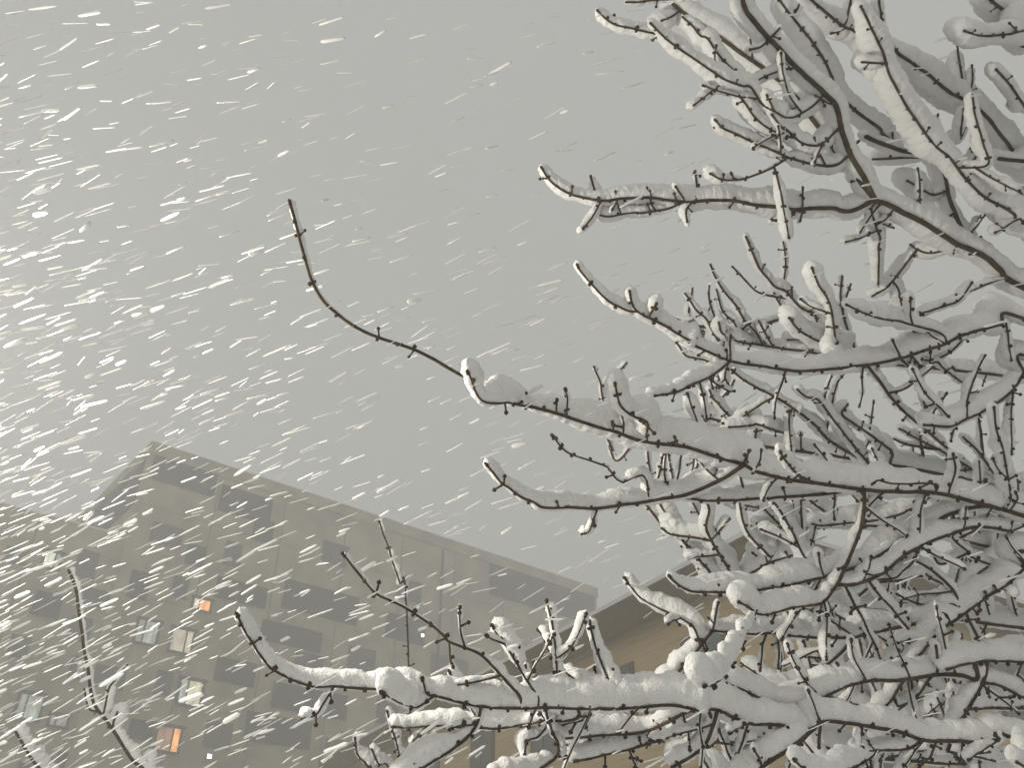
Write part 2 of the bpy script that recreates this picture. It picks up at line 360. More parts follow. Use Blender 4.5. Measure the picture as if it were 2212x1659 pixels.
# ------------------------------------------------------------------ trees
# (tree, radius at base mm, radius at tip mm, snow depth mm base -> tip, centre line mm)
BRANCHES = [
(0,9.9,4.3,[101,101,101,101,101,101,101,101,101,101,101,101,117,119,109,108,114,119,119,115,104,75,23,7,4,10,15,19],[(3450,3100,2356),(2584,2891,2697),(1717,2682,2906),(1627,2653,2917),(1563,2633,2924),(1458,2599,2936),(1376,2578,2938),(1253,2555,2930),(1133,2529,2924),(814,2445,2929),(716,2404,2950),(638,2377,2958),(526,2336,2973),(406,2305,2970),(306,2266,2985),(200,2228,2996),(137,2201,3006),(54,2173,3012),(-16,2147,3019),(-76,2114,3037),(-136,2081,3055),(-204,2043,3077),(-271,2007,3094),(-338,1978,3104),(-415,1945,3114),(-487,1897,3142),(-522,1868,3162),(-548,1825,3196),(-564,1775,3238),(-577,1731,3275),(-589,1684,3313),(-594,1661,3332)]),
(0,4.2,2.8,[66,75,81,81,72,52],[(54,2173,3012),(-7,2061,2954),(-34,2021,2925),(-71,1988,2906),(-89,1958,2905),(-105,1897,2913),(-115,1861,2917)]),
(0,4.4,3.1,[61,85,88,91,78,52],[(409,2306,2970),(409,2286,2978),(384,2145,2944),(329,2064,2916),(295,2007,2906),(280,1950,2905),(269,1895,2903)]),
(0,4.6,3.2,[41,42,43,41,37,33],[(956,2483,2927),(853,2302,2853),(792,2200,2829),(733,2083,2806)]),
(0,7.0,3.0,[62,71,77,78,73,67,59,49,42,34],[(726,2408,2948),(646,2449,2914),(560,2474,2883),(413,2446,2839),(265,2405,2797),(170,2371,2780),(91,2340,2767),(62,2318,2774),(29,2298,2778),(-7,2265,2792),(-31,2245,2799),(-55,2215,2815),(-74,2190,2828)]),
(0,6.3,4.0,[71,75,75,73,67,57,41],[(1133,2529,2924),(1018,2618,2955),(860,2607,2932),(832,2599,2929),(737,2576,2912),(623,2547,2893),(593,2536,2892),(523,2511,2890)]),
(0,3.1,2.8,[12,21,29,36,41,46],[(259,2403,2796),(245,2434,2767),(233,2458,2744),(215,2466,2740)]),
(0,3.3,2.6,[53,45,26,6,4,15],[(424,2448,2842),(409,2403,2908),(337,2392,2878),(296,2353,2900),(279,2339,2907),(179,2287,2916),(145,2260,2928),(120,2230,2946)]),
(0,2.7,3.0,[0,0,0,0,0,0],[(132,2200,3006),(131,2135,3012)]),
(0,2.8,3.0,[0,0,0,0,0,0],[(306,2266,2985),(297,2208,2981)]),
(0,2.7,2.9,[0,0,0,0,0,0],[(33,2165,3014),(40,2105,3013)]),
(0,2.9,3.1,[0,0,0,0,0,0],[(730,2410,2947),(726,2341,2959)]),
(0,2.9,3.1,[0,0,0,0,0,0],[(722,2406,2949),(724,2381,2952),(728,2339,2958)]),
(0,2.9,3.1,[0,0,0,0,0,0],[(763,2424,2940),(769,2385,2952),(767,2346,2965)]),
(0,3.6,2.9,[16,17,18,17,15,12],[(1387,2581,2938),(1367,2519,2939),(1219,2399,2876),(1163,2389,2875),(1121,2378,2879),(1099,2381,2867)]),
(0,3.5,3.3,[33,37,40,41,40,38],[(1437,2594,2937),(1435,2568,2953),(1427,2488,2977),(1402,2430,2998)]),
(0,3.8,3.3,[50,54,56,55,50,42],[(1669,2666,2912),(1650,2597,2973),(1604,2490,3045),(1572,2435,3086),(1546,2368,3134)]),
(0,3.4,3.1,[30,29,27,26,25,24],[(1578,2638,2922),(1664,2648,2996)]),
(0,3.3,3.1,[23,25,26,26,24,23],[(1661,2664,2913),(1669,2612,2930),(1655,2583,2942)]),
(0,6.2,5.4,[26,31,36,40,43,46],[(1133,2529,2924),(1134,2549,2886),(1116,2553,2830),(1087,2564,2764),(1047,2577,2694),(1004,2588,2627)]),
(0,5.5,5.0,[52,55,57,60,62,62,60,57],[(1004,2588,2627),(1051,2591,2628),(1111,2600,2647),(1181,2621,2686),(1251,2630,2739),(1318,2637,2774),(1407,2649,2815),(1530,2669,2861),(1590,2690,2867),(1683,2725,2869)]),
(0,4.6,3.2,[59,67,75,74,81,83],[(1004,2588,2627),(945,2591,2570),(845,2539,2537),(765,2507,2508),(761,2507,2505),(718,2485,2497),(691,2461,2502),(650,2426,2509)]),
(0,4.4,3.2,[40,40,40,38,33,26],[(1026,2589,2627),(1081,2667,2573),(1118,2719,2536),(1157,2777,2494),(1184,2828,2456)]),
(0,3.9,3.5,[37,39,41,40,38,36],[(1109,2599,2646),(1123,2616,2631),(1192,2704,2613),(1302,2835,2569)]),
(0,2.8,3.1,[15,20,25,29,33,36],[(947,2591,2572),(935,2587,2544),(924,2582,2514)]),
(0,6.6,3.4,[73,76,74,67,71,75,73,72,79,79,66,51,29],[(1588,2641,2921),(1540,2645,2920),(1455,2663,2899),(1373,2674,2859),(1283,2663,2817),(1213,2657,2767),(1130,2648,2720),(1057,2635,2692),(995,2623,2668),(917,2604,2645),(829,2581,2618),(775,2565,2605),(709,2546,2587),(652,2526,2577),(559,2490,2563),(515,2468,2563),(475,2436,2575),(457,2418,2584)]),
(0,3.1,3.4,[22,27,32,35,36,37],[(980,2619,2663),(945,2531,2704)]),
(0,2.8,2.4,[20,25,31,43,28,49,34,64,68],[(707,2475,2499),(683,2434,2459),(588,2187,2338),(532,2050,2256),(487,1966,2192),(432,1866,2129),(383,1783,2095)]),
(0,10.4,3.7,[107,107,107,107,107,107,107,107,107,107,107,107,107,107,112,118,115,106,101,97,90,78,63,53,55,66,67,47],[(3450,3100,3091),(2671,2821,3432),(1892,2541,3641),(1788,2532,3606),(1643,2522,3551),(1547,2522,3504),(1370,2509,3434),(1239,2492,3394),(1093,2467,3357),(976,2443,3333),(879,2414,3324),(846,2402,3323),(730,2364,3316),(654,2328,3324),(587,2294,3334),(539,2263,3347),(574,2262,3323),(496,2214,3341),(449,2187,3351),(430,2177,3353),(396,2157,3360),(377,2137,3371),(368,2103,3395)]),
(0,3.4,3.2,[47,55,51,43,37,37],[(396,2157,3359),(371,2155,3360),(334,2138,3367),(304,2124,3374),(271,2101,3391),(217,2055,3430),(203,2037,3445)]),
(0,3.2,3.7,[54,54,55,55,56,56],[(433,2178,3353),(450,2124,3362)]),
(0,4.4,3.5,[50,53,55,56,54,52],[(727,2363,3317),(643,2333,3231),(568,2295,3173),(520,2271,3133),(435,2220,3082)]),
(0,3.8,3.6,[30,32,35,37,38,39],[(726,2363,3317),(719,2322,3336),(715,2276,3358),(714,2277,3353)]),
(0,3.4,3.1,[33,36,39,41,41,41],[(721,2360,3317),(718,2382,3312),(722,2443,3311),(741,2488,3308)]),
(0,3.3,2.8,[10,12,15,18,21,24],[(633,2328,3224),(677,2382,3232),(721,2433,3241),(747,2452,3256)]),
(0,5.9,4.8,[45,49,50,53,54,49],[(1239,2492,3394),(1299,2552,3358),(1394,2665,3337),(1507,2764,3311),(1640,2872,3282)]),
(0,4.3,3.4,[33,34,36,36,35,34],[(1657,2523,3557),(1614,2605,3533),(1560,2664,3528)]),
(0,3.9,3.4,[28,31,35,36,37,37],[(1416,2513,3452),(1457,2557,3436),(1487,2626,3419),(1535,2747,3375)]),
(0,3.5,4.1,[18,18,19,20,20,21],[(1375,2510,3436),(1329,2443,3462)]),
(0,4.3,3.4,[32,34,35,36,35,34],[(1370,2509,3434),(1453,2578,3421),(1547,2605,3486),(1588,2637,3483),(1702,2725,3473)]),
(0,8.4,4.5,[75,75,75,75,75,75,75,75,75,75,75,75,75,75,75,75,75,75,77,82,85,86,83,78,62,44],[(3450,3100,3000),(2704,2882,3341),(1959,2664,3550),(1898,2664,3482),(1855,2663,3430),(1793,2659,3372),(1695,2643,3303),(1596,2620,3250),(1516,2600,3206),(1408,2552,3184)]),
(0,4.2,3.3,[32,36,41,44,45,47],[(1601,2621,3252),(1615,2605,3321),(1676,2586,3432),(1719,2575,3495)]),
(0,3.5,3.2,[21,23,26,29,30,32],[(1438,2565,3190),(1471,2572,3257),(1539,2585,3337)]),
(0,3.6,3.0,[21,24,27,28,26,25],[(1548,2608,3224),(1582,2728,3226)]),
(0,16.2,9.2,[141,141,141,141,141,141,141,141,141,141,141,141,141,144,147,147,144,141,136,132,128,125,122,117,113,106,98,90],[(3450,3100,3479),(2802,2960,3820),(2154,2820,4029),(2037,2755,4073),(1955,2708,4106),(1822,2654,4132),(1690,2589,4171),(1586,2545,4192),(1510,2512,4209),(1459,2493,4215),(1404,2425,4273),(1350,2367,4320),(1305,2300,4376),(1280,2241,4426),(1258,2209,4454),(1214,2180,4472),(1110,2111,4518),(1043,2063,4550),(994,2026,4576),(979,2016,4582),(907,1957,4624),(878,1926,4648),(862,1889,4678)]),
(0,10.6,7.5,[82,91,101,111,119,128,136,145,153,156,158,157,152,146],[(1457,2491,4217),(1392,2449,4286),(1339,2422,4356),(1279,2394,4490),(1222,2364,4602),(1189,2344,4658),(1125,2320,4738),(1055,2302,4805),(904,2265,4942),(849,2253,4989),(790,2239,5042),(720,2221,5106),(664,2201,5169)]),
(0,9.8,3.9,[96,107,115,119,118,112,106,102,98,94,89,78,66,53,40],[(1459,2493,4215),(1413,2508,4193),(1367,2517,4176),(1329,2516,4172),(1290,2506,4177),(1222,2495,4169),(1122,2478,4142),(1047,2455,4132),(960,2433,4121),(866,2410,4119),(774,2395,4106),(696,2386,4090),(655,2380,4083),(564,2359,4078),(502,2347,4072),(413,2335,4055),(347,2329,4037),(282,2314,4033),(217,2295,4034),(166,2270,4047),(132,2243,4066),(109,2216,4088)]),
(0,4.7,3.5,[46,57,65,67,63,56],[(657,2380,4083),(593,2389,4057),(503,2384,4028),(458,2379,4022),(371,2374,4000),(327,2366,3998)]),
(0,4.0,3.5,[30,39,48,52,52,52],[(335,2326,4037),(306,2336,3973),(262,2344,3905)]),
(0,3.5,3.5,[19,20,22,23,25,26],[(400,2334,4052),(372,2322,3981)]),
(0,3.9,3.9,[27,33,39,42,42,42],[(696,2386,4090),(665,2386,4048),(662,2392,3992)]),
(0,3.6,4.1,[27,29,31,33,36,38],[(664,2381,4085),(621,2322,4100)]),
(0,3.9,4.2,[23,27,31,32,33,33],[(705,2387,4092),(714,2370,4149),(712,2350,4216)]),
(0,3.8,4.1,[26,32,38,41,42,42],[(321,2323,4036),(310,2312,4087),(299,2302,4137)]),
(0,4.6,4.0,[43,50,58,61,59,58],[(1127,2479,4144),(1103,2505,4125),(1041,2524,4129),(1037,2524,4132)]),
(0,4.3,4.3,[14,15,16,17,18,19],[(1153,2483,4151),(1141,2408,4189)]),
(0,4.3,4.3,[24,26,28,29,31,33],[(1156,2484,4152),(1131,2482,4084)]),
(0,6.0,3.9,[71,85,79,69,69,63,54],[(1343,2356,4328),(1283,2377,4286),(1174,2345,4256),(1068,2306,4245),(1067,2305,4245),(989,2268,4252),(912,2233,4256),(827,2193,4261),(789,2175,4264),(760,2150,4275)]),
(0,4.1,3.8,[14,18,18,27,59,81],[(1065,2304,4245),(986,2314,4190),(913,2311,4149),(843,2304,4122),(787,2293,4110),(746,2271,4117)]),
(0,4.7,3.8,[93,104,103,93,77,58],[(1215,2181,4472),(1179,2196,4430),(1132,2189,4380),(1080,2185,4339),(1030,2172,4319),(1028,2170,4320),(988,2146,4320),(971,2122,4328),(949,2089,4341)]),
(0,5.1,3.9,[85,90,90,81,70,59],[(1300,2286,4388),(1276,2289,4383),(1229,2295,4336),(1178,2287,4294),(1113,2263,4285),(1035,2206,4302),(1033,2208,4291),(981,2157,4312)]),
(0,3.8,3.8,[60,71,77,77,75,71],[(1092,2247,4290),(1050,2240,4291),(965,2195,4289),(911,2156,4306),(847,2091,4340)]),
(0,5.1,3.7,[45,68,95,98,82,51],[(988,2146,4320),(935,2124,4344),(916,2103,4357),(885,2071,4368),(850,2059,4355),(776,2024,4352),(707,1984,4363),(618,1930,4379),(556,1891,4391),(521,1863,4403),(491,1840,4412)]),
(0,4.4,3.8,[54,64,73,77,72,54],[(884,2071,4368),(855,2055,4394),(820,2040,4434),(772,2016,4490),(735,1990,4544),(706,1986,4558),(678,1968,4596),(647,1954,4626)]),
(0,3.9,3.3,[54,60,63,61,56,49],[(555,1890,4391),(523,1878,4405),(481,1867,4402),(427,1854,4402),(365,1838,4405),(324,1819,4417),(302,1803,4430)]),
(0,4.4,4.4,[65,77,89,95,97,98],[(730,2224,5097),(680,2225,5045),(640,2220,5014)]),
(0,4.0,4.0,[26,28,31,31,30,28],[(862,1889,4678),(626,2037,4879),(574,2033,4865),(513,2028,4849),(456,2023,4836)]),
(0,4.1,4.7,[23,25,26,28,30,32],[(980,2017,4582),(1003,1965,4570)]),
(0,4.1,4.4,[27,31,35,35,33,32],[(980,2017,4582),(941,2018,4535),(896,2009,4506)]),
(0,9.9,4.9,[75,84,86,71,57,41],[(1958,2710,4105),(1950,2717,4235),(1937,2724,4349)]),
(0,5.0,4.6,[25,28,30,32,34,36],[(1949,2717,4238),(1990,2673,4303)]),
(0,11.1,5.5,[89,101,113,115,116,105,93],[(1914,2691,4114),(1898,2687,4282),(1901,2690,4429),(1914,2682,4556),(1906,2679,4641),(1893,2678,4708),(1900,2674,4758)]),
(0,4.6,4.3,[46,46,46,46,46,46],[(1899,2689,4345),(1830,2684,4286),(1811,2686,4260)]),
(0,5.0,4.4,[79,93,107,112,107,102],[(1906,2687,4477),(1842,2681,4440),(1804,2665,4431),(1685,2596,4433)]),
(0,6.4,5.3,[71,80,89,94,94,95],[(1898,2675,4744),(1862,2708,4721),(1800,2736,4742),(1680,2775,4775)]),
(0,9.1,4.6,[144,144,144,144,144,144,144,144,144,144,144,144,144,144,144,149,157,159,157,149,144,139,128,120,114,110,98,80],[(3450,3100,3641),(2815,2874,3982),(2180,2648,4191),(2111,2608,4209),(2018,2557,4230),(1917,2508,4244),(1832,2449,4273),(1739,2371,4317),(1651,2312,4344),(1571,2237,4386),(1526,2195,4409),(1480,2145,4439),(1445,2102,4464),(1425,2071,4483),(1394,2019,4515),(1331,1943,4558),(1291,1889,4589)]),
(0,4.3,4.0,[57,61,65,64,60,56],[(1778,2404,4299),(1885,2382,4292),(1856,2317,4350),(1813,2239,4423),(1796,2190,4469)]),
(0,11.5,6.6,[144,144,144,144,144,144,144,144,144,144,144,144,144,144,144,149,154,155,152,148,145,142,136,127,118],[(3450,3100,4027),(2890,2893,4368),(2330,2686,4577),(2149,2556,4641),(2051,2471,4686),(1930,2398,4713),(1848,2361,4718),(1783,2321,4732),(1713,2277,4748),(1611,2221,4761),(1560,2187,4773)]),
(0,4.7,4.4,[61,68,74,78,78,79],[(1922,2395,4714),(1935,2365,4846),(1945,2335,4978)]),
(0,4.6,4.3,[51,57,63,63,59,55],[(1963,2418,4706),(1888,2457,4552),(1875,2364,4608)]),
(0,4.6,4.3,[40,41,43,44,45,47],[(1786,2323,4732),(1765,2396,4771),(1759,2404,4790)]),
(0,9.1,9.1,[54,57,59,59,54,50],[(1895,2678,4697),(1668,2521,4533),(1562,2473,4521),(1468,2426,4514)]),
(0,7.8,5.1,[118,125,125,119,120,120,121,118,117,117],[(1684,2532,4545),(1591,2497,4607),(1570,2483,4642),(1463,2456,4750),(1410,2420,4834),(1368,2371,4941),(1297,2318,5061),(1233,2280,5148),(1182,2247,5225)]),
(0,5.2,4.5,[90,88,86,84,82,80],[(1237,2283,5142),(1252,2271,5159),(1280,2237,5209)]),
(0,7.4,5.8,[91,105,121,127,125,122,118,113,108],[(1419,2060,4490),(1521,2264,4917),(1453,2239,4975),(1416,2221,4965),(1302,2138,4950),(1220,2071,4942)]),
(0,5.0,4.3,[61,60,59,58,57,56],[(1401,2210,4963),(1418,2200,4982),(1444,2158,5074)]),
(0,4.6,4.3,[66,68,71,73,75,77],[(1418,2222,4965),(1396,2235,4962),(1366,2247,4964)]),
(0,4.6,4.2,[54,54,53,52,50,48],[(1394,2019,4515),(1433,2046,4568),(1490,2095,4805),(1461,2022,4838)]),
(0,4.1,4.1,[68,70,71,73,75,77],[(1418,2059,4491),(1380,2039,4466),(1315,2035,4465)]),
(0,6.4,4.8,[86,86,86,86,86,86,86,86,86,86,86,86,86,86,86,86,86,96,93,84,72],[(3450,3100,4079),(2837,2754,4420),(2225,2408,4629),(2118,2344,4614),(2017,2248,4618),(1928,2176,4614)]),
(0,8.2,6.5,[114,114,114,114,114,114,114,114,114,114,114,114,114,114,114,114,114,115,115,107,98],[(3450,3100,4509),(2877,2667,4850),(2304,2234,5059),(2172,2190,5000),(2059,2140,4963),(1951,2071,4942)]),
(0,6.2,4.3,[113,113,113,113,113,113,113,113,113,113,113,113,113,113,113,113,113,113,114,121,123,119,107,93],[(3450,3100,4296),(2817,2619,4637),(2183,2137,4846),(2065,2116,4783),(1905,2083,4703),(1815,2058,4665),(1750,2028,4651)]),
(0,6.0,4.6,[73,73,73,73,73,73,73,73,73,73,73,73,73,73,73,73,75,73,61],[(3450,3100,4379),(2877,2711,4720),(2304,2323,4929),(2183,2275,4909),(2072,2222,4899)]),
(0,9.1,8.3,[93,93,93,93,93,93,93,93,93,93,93,93,93,93,93,99,99,91],[(3450,3100,3995),(2877,2843,4336),(2304,2587,4545),(2185,2554,4512),(2048,2512,4477)]),
(0,4.8,4.2,[19,54,74,91,87,67],[(1472,2498,4214),(1450,2525,4190),(1498,2615,4184),(1531,2667,4171),(1536,2713,4156),(1557,2800,4126),(1578,2882,4096)]),
(0,3.8,3.8,[30,36,41,43,41,39],[(1510,2633,4179),(1431,2631,4135),(1362,2623,4106)]),
(0,4.1,3.8,[34,38,42,43,41,39],[(1546,2528,4201),(1525,2571,4186),(1497,2601,4182)]),
(0,4.9,4.3,[45,63,78,88,90,88],[(1848,2665,4127),(1771,2744,4159),(1732,2768,4195),(1712,2774,4233)]),
(0,5.1,4.4,[41,66,82,86,81,68],[(1729,2769,4201),(1686,2838,4161),(1653,2891,4130),(1630,2919,4115),(1581,2958,4102)]),
(0,4.8,4.1,[62,65,67,69,69,69],[(1652,2892,4129),(1694,2943,4122),(1737,3035,4098)]),
(0,4.6,3.5,[86,96,94,83,64,44],[(1562,2522,3511),(1547,2503,3532),(1472,2458,3527),(1385,2411,3510),(1336,2387,3507),(1264,2358,3494),(1192,2322,3489),(1124,2281,3489)]),
(0,4.2,3.6,[56,56,56,53,48,42],[(1494,2518,3483),(1470,2473,3591),(1504,2448,3602),(1546,2428,3606),(1587,2404,3613),(1620,2354,3649)]),
(0,4.5,3.9,[62,73,79,75,70,64],[(1129,2473,3366),(1174,2548,3514),(1192,2575,3582),(1170,2506,3639),(1141,2454,3671),(1105,2412,3694),(1076,2362,3725)]),
(0,4.6,4.0,[62,75,81,76,74,73],[(1146,2476,3370),(1224,2625,3561),(1162,2632,3599),(1108,2595,3597),(1061,2560,3597),(1010,2502,3609)]),
(0,9.8,2.9,[65,65,65,65,65,65,65,65,65,65,65,65,65,72,79,77,76,89,95,94,88,78,70,73,70,58,41,31],[(3450,3100,1654),(2482,2920,1995),(1514,2740,2204),(1428,2723,2201),(1346,2710,2193),(1305,2702,2193),(1246,2691,2189),(1184,2676,2190),(1105,2646,2207),(1039,2627,2213),(889,2586,2221),(843,2588,2199),(782,2571,2203),(722,2556,2204),(663,2541,2204),(604,2517,2217),(565,2499,2229),(487,2480,2228),(507,2478,2223),(455,2459,2230),(407,2447,2230),(344,2437,2222),(281,2426,2213),(219,2411,2211),(128,2389,2208),(38,2369,2202),(-51,2348,2198),(-109,2329,2200),(-166,2307,2208),(-201,2293,2214),(-199,2294,2211),(-259,2270,2220),(-338,2248,2218),(-383,2236,2215),(-447,2218,2214),(-482,2209,2211),(-535,2186,2221),(-581,2159,2236),(-593,2147,2245),(-610,2125,2264),(-627,2097,2288),(-644,2072,2309),(-657,2043,2335)]),
(0,3.1,2.7,[51,58,63,65,61,53],[(-199,2294,2211),(-236,2268,2180),(-254,2248,2178),(-278,2219,2178),(-313,2165,2186)]),
(0,2.5,2.7,[10,10,10,10,10,10],[(-201,2293,2214),(-217,2272,2212),(-222,2208,2231)]),
(0,2.7,2.3,[20,30,37,37,35,32],[(-441,2220,2214),(-464,2225,2177),(-478,2229,2152),(-508,2224,2138)]),
(0,3.2,3.2,[35,41,47,48,50,52],[(287,2427,2214),(285,2415,2234),(277,2409,2262),(254,2408,2298),(235,2396,2349),(221,2384,2396),(214,2373,2433)]),
(0,2.7,3.2,[21,25,28,30,30,30],[(234,2415,2211),(237,2425,2245),(237,2438,2279),(229,2455,2330)]),
(0,3.2,3.2,[29,37,38,36,28,37],[(122,2388,2208),(122,2375,2247),(122,2394,2300),(120,2398,2350),(117,2400,2398),(113,2401,2433),(99,2403,2503)]),
(0,3.1,3.1,[34,42,49,52,57,62],[(68,2376,2204),(68,2363,2226),(50,2360,2254),(14,2354,2309),(-13,2344,2352),(-41,2338,2387),(-53,2333,2407)]),
(0,4.0,2.8,[34,29,8,5,8,14,15],[(20,2365,2201),(20,2349,2224),(-12,2327,2254),(-76,2284,2310),(-122,2269,2328),(-163,2258,2341),(-177,2249,2354),(-209,2232,2376),(-259,2212,2402),(-309,2194,2424),(-359,2177,2445),(-404,2144,2490),(-436,2119,2523)]),
(0,2.6,2.6,[16,17,18,18,18,18],[(-163,2258,2341),(-157,2263,2294),(-152,2264,2279)]),
(0,2.8,2.8,[34,37,40,39,33,28],[(202,2407,2210),(208,2428,2261),(163,2472,2316),(137,2495,2348)]),
(0,2.7,2.7,[22,24,27,28,27,26],[(121,2396,2325),(101,2460,2386),(85,2519,2447),(76,2540,2468)]),
(0,3.6,2.9,[26,30,33,35,34,33],[(89,2380,2205),(98,2477,2196),(113,2575,2186)]),
(0,4.3,3.0,[32,36,40,41,39,37],[(232,2414,2211),(196,2520,2210),(163,2591,2218),(135,2650,2222)]),
(0,4.1,3.5,[28,44,57,64,66,65],[(-79,2339,2199),(-91,2353,2158),(-113,2338,2124),(-140,2329,2098),(-162,2322,2080),(-215,2303,2047),(-262,2287,2009)]),
(0,4.4,3.0,[37,53,61,55,57,56,47],[(174,2400,2210),(175,2438,2190),(99,2588,2223),(42,2660,2228),(-34,2649,2216),(-79,2636,2213),(-184,2603,2210),(-243,2586,2206),(-287,2574,2201),(-330,2561,2199)]),
(0,2.8,2.8,[25,26,27,28,30,31],[(-241,2587,2206),(-274,2580,2163)]),
(0,5.5,3.6,[55,67,69,66,62,57],[(509,2485,2228),(488,2512,2229),(454,2660,2237),(394,2715,2225),(307,2690,2209),(222,2663,2197),(155,2641,2186),(130,2633,2183)]),
(0,5.2,3.6,[60,65,70,67,65,61,57],[(540,2493,2229),(549,2564,2211),(488,2800,2231),(417,2776,2203),(308,2729,2168),(238,2696,2148),(180,2669,2131)]),
(0,3.7,3.2,[24,24,25,26,26,27],[(343,2744,2179),(374,2829,2144)]),
(0,4.8,3.6,[42,48,50,50,48,41],[(113,2575,2186),(126,2583,2161),(124,2563,2124),(85,2529,2089),(38,2499,2058),(-44,2430,2037)]),
(0,3.7,3.3,[34,39,42,42,40,37],[(94,2382,2206),(104,2632,2227),(75,2677,2200),(45,2665,2185),(35,2661,2141)]),
(0,5.4,4.3,[47,57,65,68,68,64],[(565,2499,2229),(553,2532,2194),(537,2576,2159),(498,2610,2132),(452,2640,2111)]),
(0,3.3,3.0,[25,25,25,25,25,25],[(516,2594,2145),(557,2657,2106)]),
(0,7.4,5.3,[70,78,82,82,79,75],[(852,2588,2204),(785,2562,2156),(735,2550,2125),(681,2542,2095),(628,2533,2063)]),
(0,3.3,3.3,[19,20,22,24,25,27],[(676,2541,2091),(644,2482,2124)]),
(0,3.5,3.1,[30,33,36,37,36,34],[(655,2538,2206),(646,2718,2140),(625,2694,2154),(610,2660,2177),(588,2619,2204)]),
(0,4.8,4.4,[28,29,31,32,33,34],[(869,2587,2212),(872,2643,2165)]),
(0,3.7,3.1,[40,41,43,44,46,47,48],[(1074,2842,2231),(964,2582,2116),(856,2448,2064),(767,2402,2053),(727,2369,2061),(706,2346,2071)]),
(0,8.7,4.2,[80,80,80,80,80,80,80,80,80,80,80,80,80,80,80,80,80,80,81,86,88,86,82,75,65,53,39,31],[(3450,3100,2251),(2610,2927,2592),(1770,2754,2801),(1705,2763,2752),(1630,2772,2696),(1541,2774,2647),(1471,2777,2605),(1388,2781,2554),(1322,2790,2498),(1278,2799,2454),(1254,2807,2421),(1209,2818,2371),(1189,2824,2343),(1112,2832,2281),(1074,2842,2231)]),
(0,5.1,3.9,[42,44,45,44,39,34],[(1447,2778,2591),(1454,2763,2658),(1424,2762,2712),(1381,2764,2757),(1351,2767,2783)]),
(0,4.1,3.6,[42,48,51,48,41,34],[(1460,2777,2599),(1440,2767,2629),(1401,2799,2640),(1365,2817,2647),(1326,2830,2668),(1295,2836,2690)]),
(0,5.2,4.1,[26,30,34,37,37,37],[(1475,2777,2608),(1536,2874,2571),(1606,2973,2534)]),
(0,3.8,3.8,[13,14,16,17,18,19],[(1595,2773,2677),(1554,2706,2668)]),
(0,6.7,4.2,[78,78,78,78,78,78,78,78,78,78,78,78,78,78,78,78,78,78,78,79,85,83,75,61],[(3450,3100,1916),(2585,2981,2257),(1721,2863,2466),(1642,2831,2460),(1567,2799,2456),(1494,2771,2447),(1408,2742,2429),(1337,2722,2406)]),
(0,5.9,5.0,[31,41,48,53,55,56],[(1495,2772,2447),(1474,2788,2397),(1412,2775,2322),(1355,2773,2262),(1315,2771,2211),(1297,2771,2183)]),
(0,4.9,4.4,[56,61,67,70,70,71],[(1465,2786,2386),(1527,2815,2384),(1614,2870,2368),(1667,2904,2356)]),
(0,6.9,3.5,[65,74,76,72,70,72,71,60,41],[(1415,2780,2571),(1396,2770,2599),(1343,2820,2590),(1296,2855,2587),(1243,2870,2581),(1173,2866,2564),(1119,2857,2550),(1015,2828,2540),(913,2798,2534),(833,2769,2534),(782,2755,2528),(704,2730,2523),(627,2704,2521)]),
(0,5.1,4.1,[41,48,54,58,57,55],[(627,2704,2521),(589,2719,2480),(551,2728,2440),(502,2741,2395),(469,2747,2370)]),
(0,5.9,4.9,[43,48,54,57,57,57],[(1123,2857,2551),(1099,2910,2522),(1058,2969,2494)]),
(0,3.8,3.6,[23,24,24,25,25,26],[(1128,2858,2552),(1016,2780,2595)]),
(0,3.5,3.2,[29,29,29,29,29,29],[(851,2776,2534),(847,2815,2441)]),
(0,3.4,3.2,[53,54,56,56,55,54],[(587,2719,2478),(569,2696,2523),(534,2697,2555),(462,2696,2592),(414,2694,2621),(393,2688,2642),(362,2676,2682)]),
(0,3.1,3.6,[19,21,22,24,26,28],[(627,2704,2521),(630,2667,2545),(635,2617,2577)]),
(0,7.5,3.5,[69,76,81,83,84,83,80,75,68,56],[(1443,2754,2437),(1451,2785,2396),(1400,2780,2405),(1307,2763,2400),(1184,2722,2375),(1082,2686,2363),(1023,2669,2348),(964,2656,2329),(908,2647,2300),(840,2632,2274),(790,2613,2266),(691,2553,2281),(643,2520,2292),(599,2493,2298)]),
(0,3.2,3.2,[20,20,20,20,20,20],[(788,2612,2266),(796,2671,2251)]),
(0,3.9,3.7,[18,18,19,20,20,21],[(908,2646,2300),(919,2710,2278)]),
(0,4.9,3.7,[31,35,39,40,37,34],[(1307,2763,2400),(1302,2790,2393),(1281,2846,2361),(1217,2845,2328),(1198,2828,2341)]),
(0,3.7,3.5,[16,16,17,18,18,19],[(1253,2807,2419),(1271,2845,2393),(1277,2880,2367)]),
(0,4.1,4.1,[31,32,33,33,32,31],[(1321,2765,2401),(1320,2736,2434),(1302,2682,2465)]),
(0,3.7,3.9,[37,38,38,38,39,39],[(1402,2740,2427),(1456,2811,2542)]),
(0,4.5,3.2,[58,65,69,68,64,59],[(1185,2676,2190),(1151,2697,2174),(1110,2718,2172),(1014,2747,2175)]),
(0,3.9,3.4,[44,45,47,48,49,51],[(1076,2728,2173),(1039,2780,2149),(1010,2815,2135)]),
(0,3.4,3.2,[26,26,26,26,26,27],[(1229,2687,2189),(1230,2752,2158),(1217,2769,2159)]),
(0,3.6,3.2,[47,47,47,46,46,47],[(1514,2740,2204),(1379,2506,2074),(1349,2479,2082),(1321,2457,2086)]),
(0,3.9,3.6,[33,34,36,36,35,34],[(1496,2664,2848),(1459,2690,2834),(1531,2752,2809),(1547,2772,2797),(1662,2830,2783)]),
(0,4.0,3.7,[34,36,39,39,35,31],[(1536,2758,2806),(1457,2809,2788),(1438,2798,2835)]),
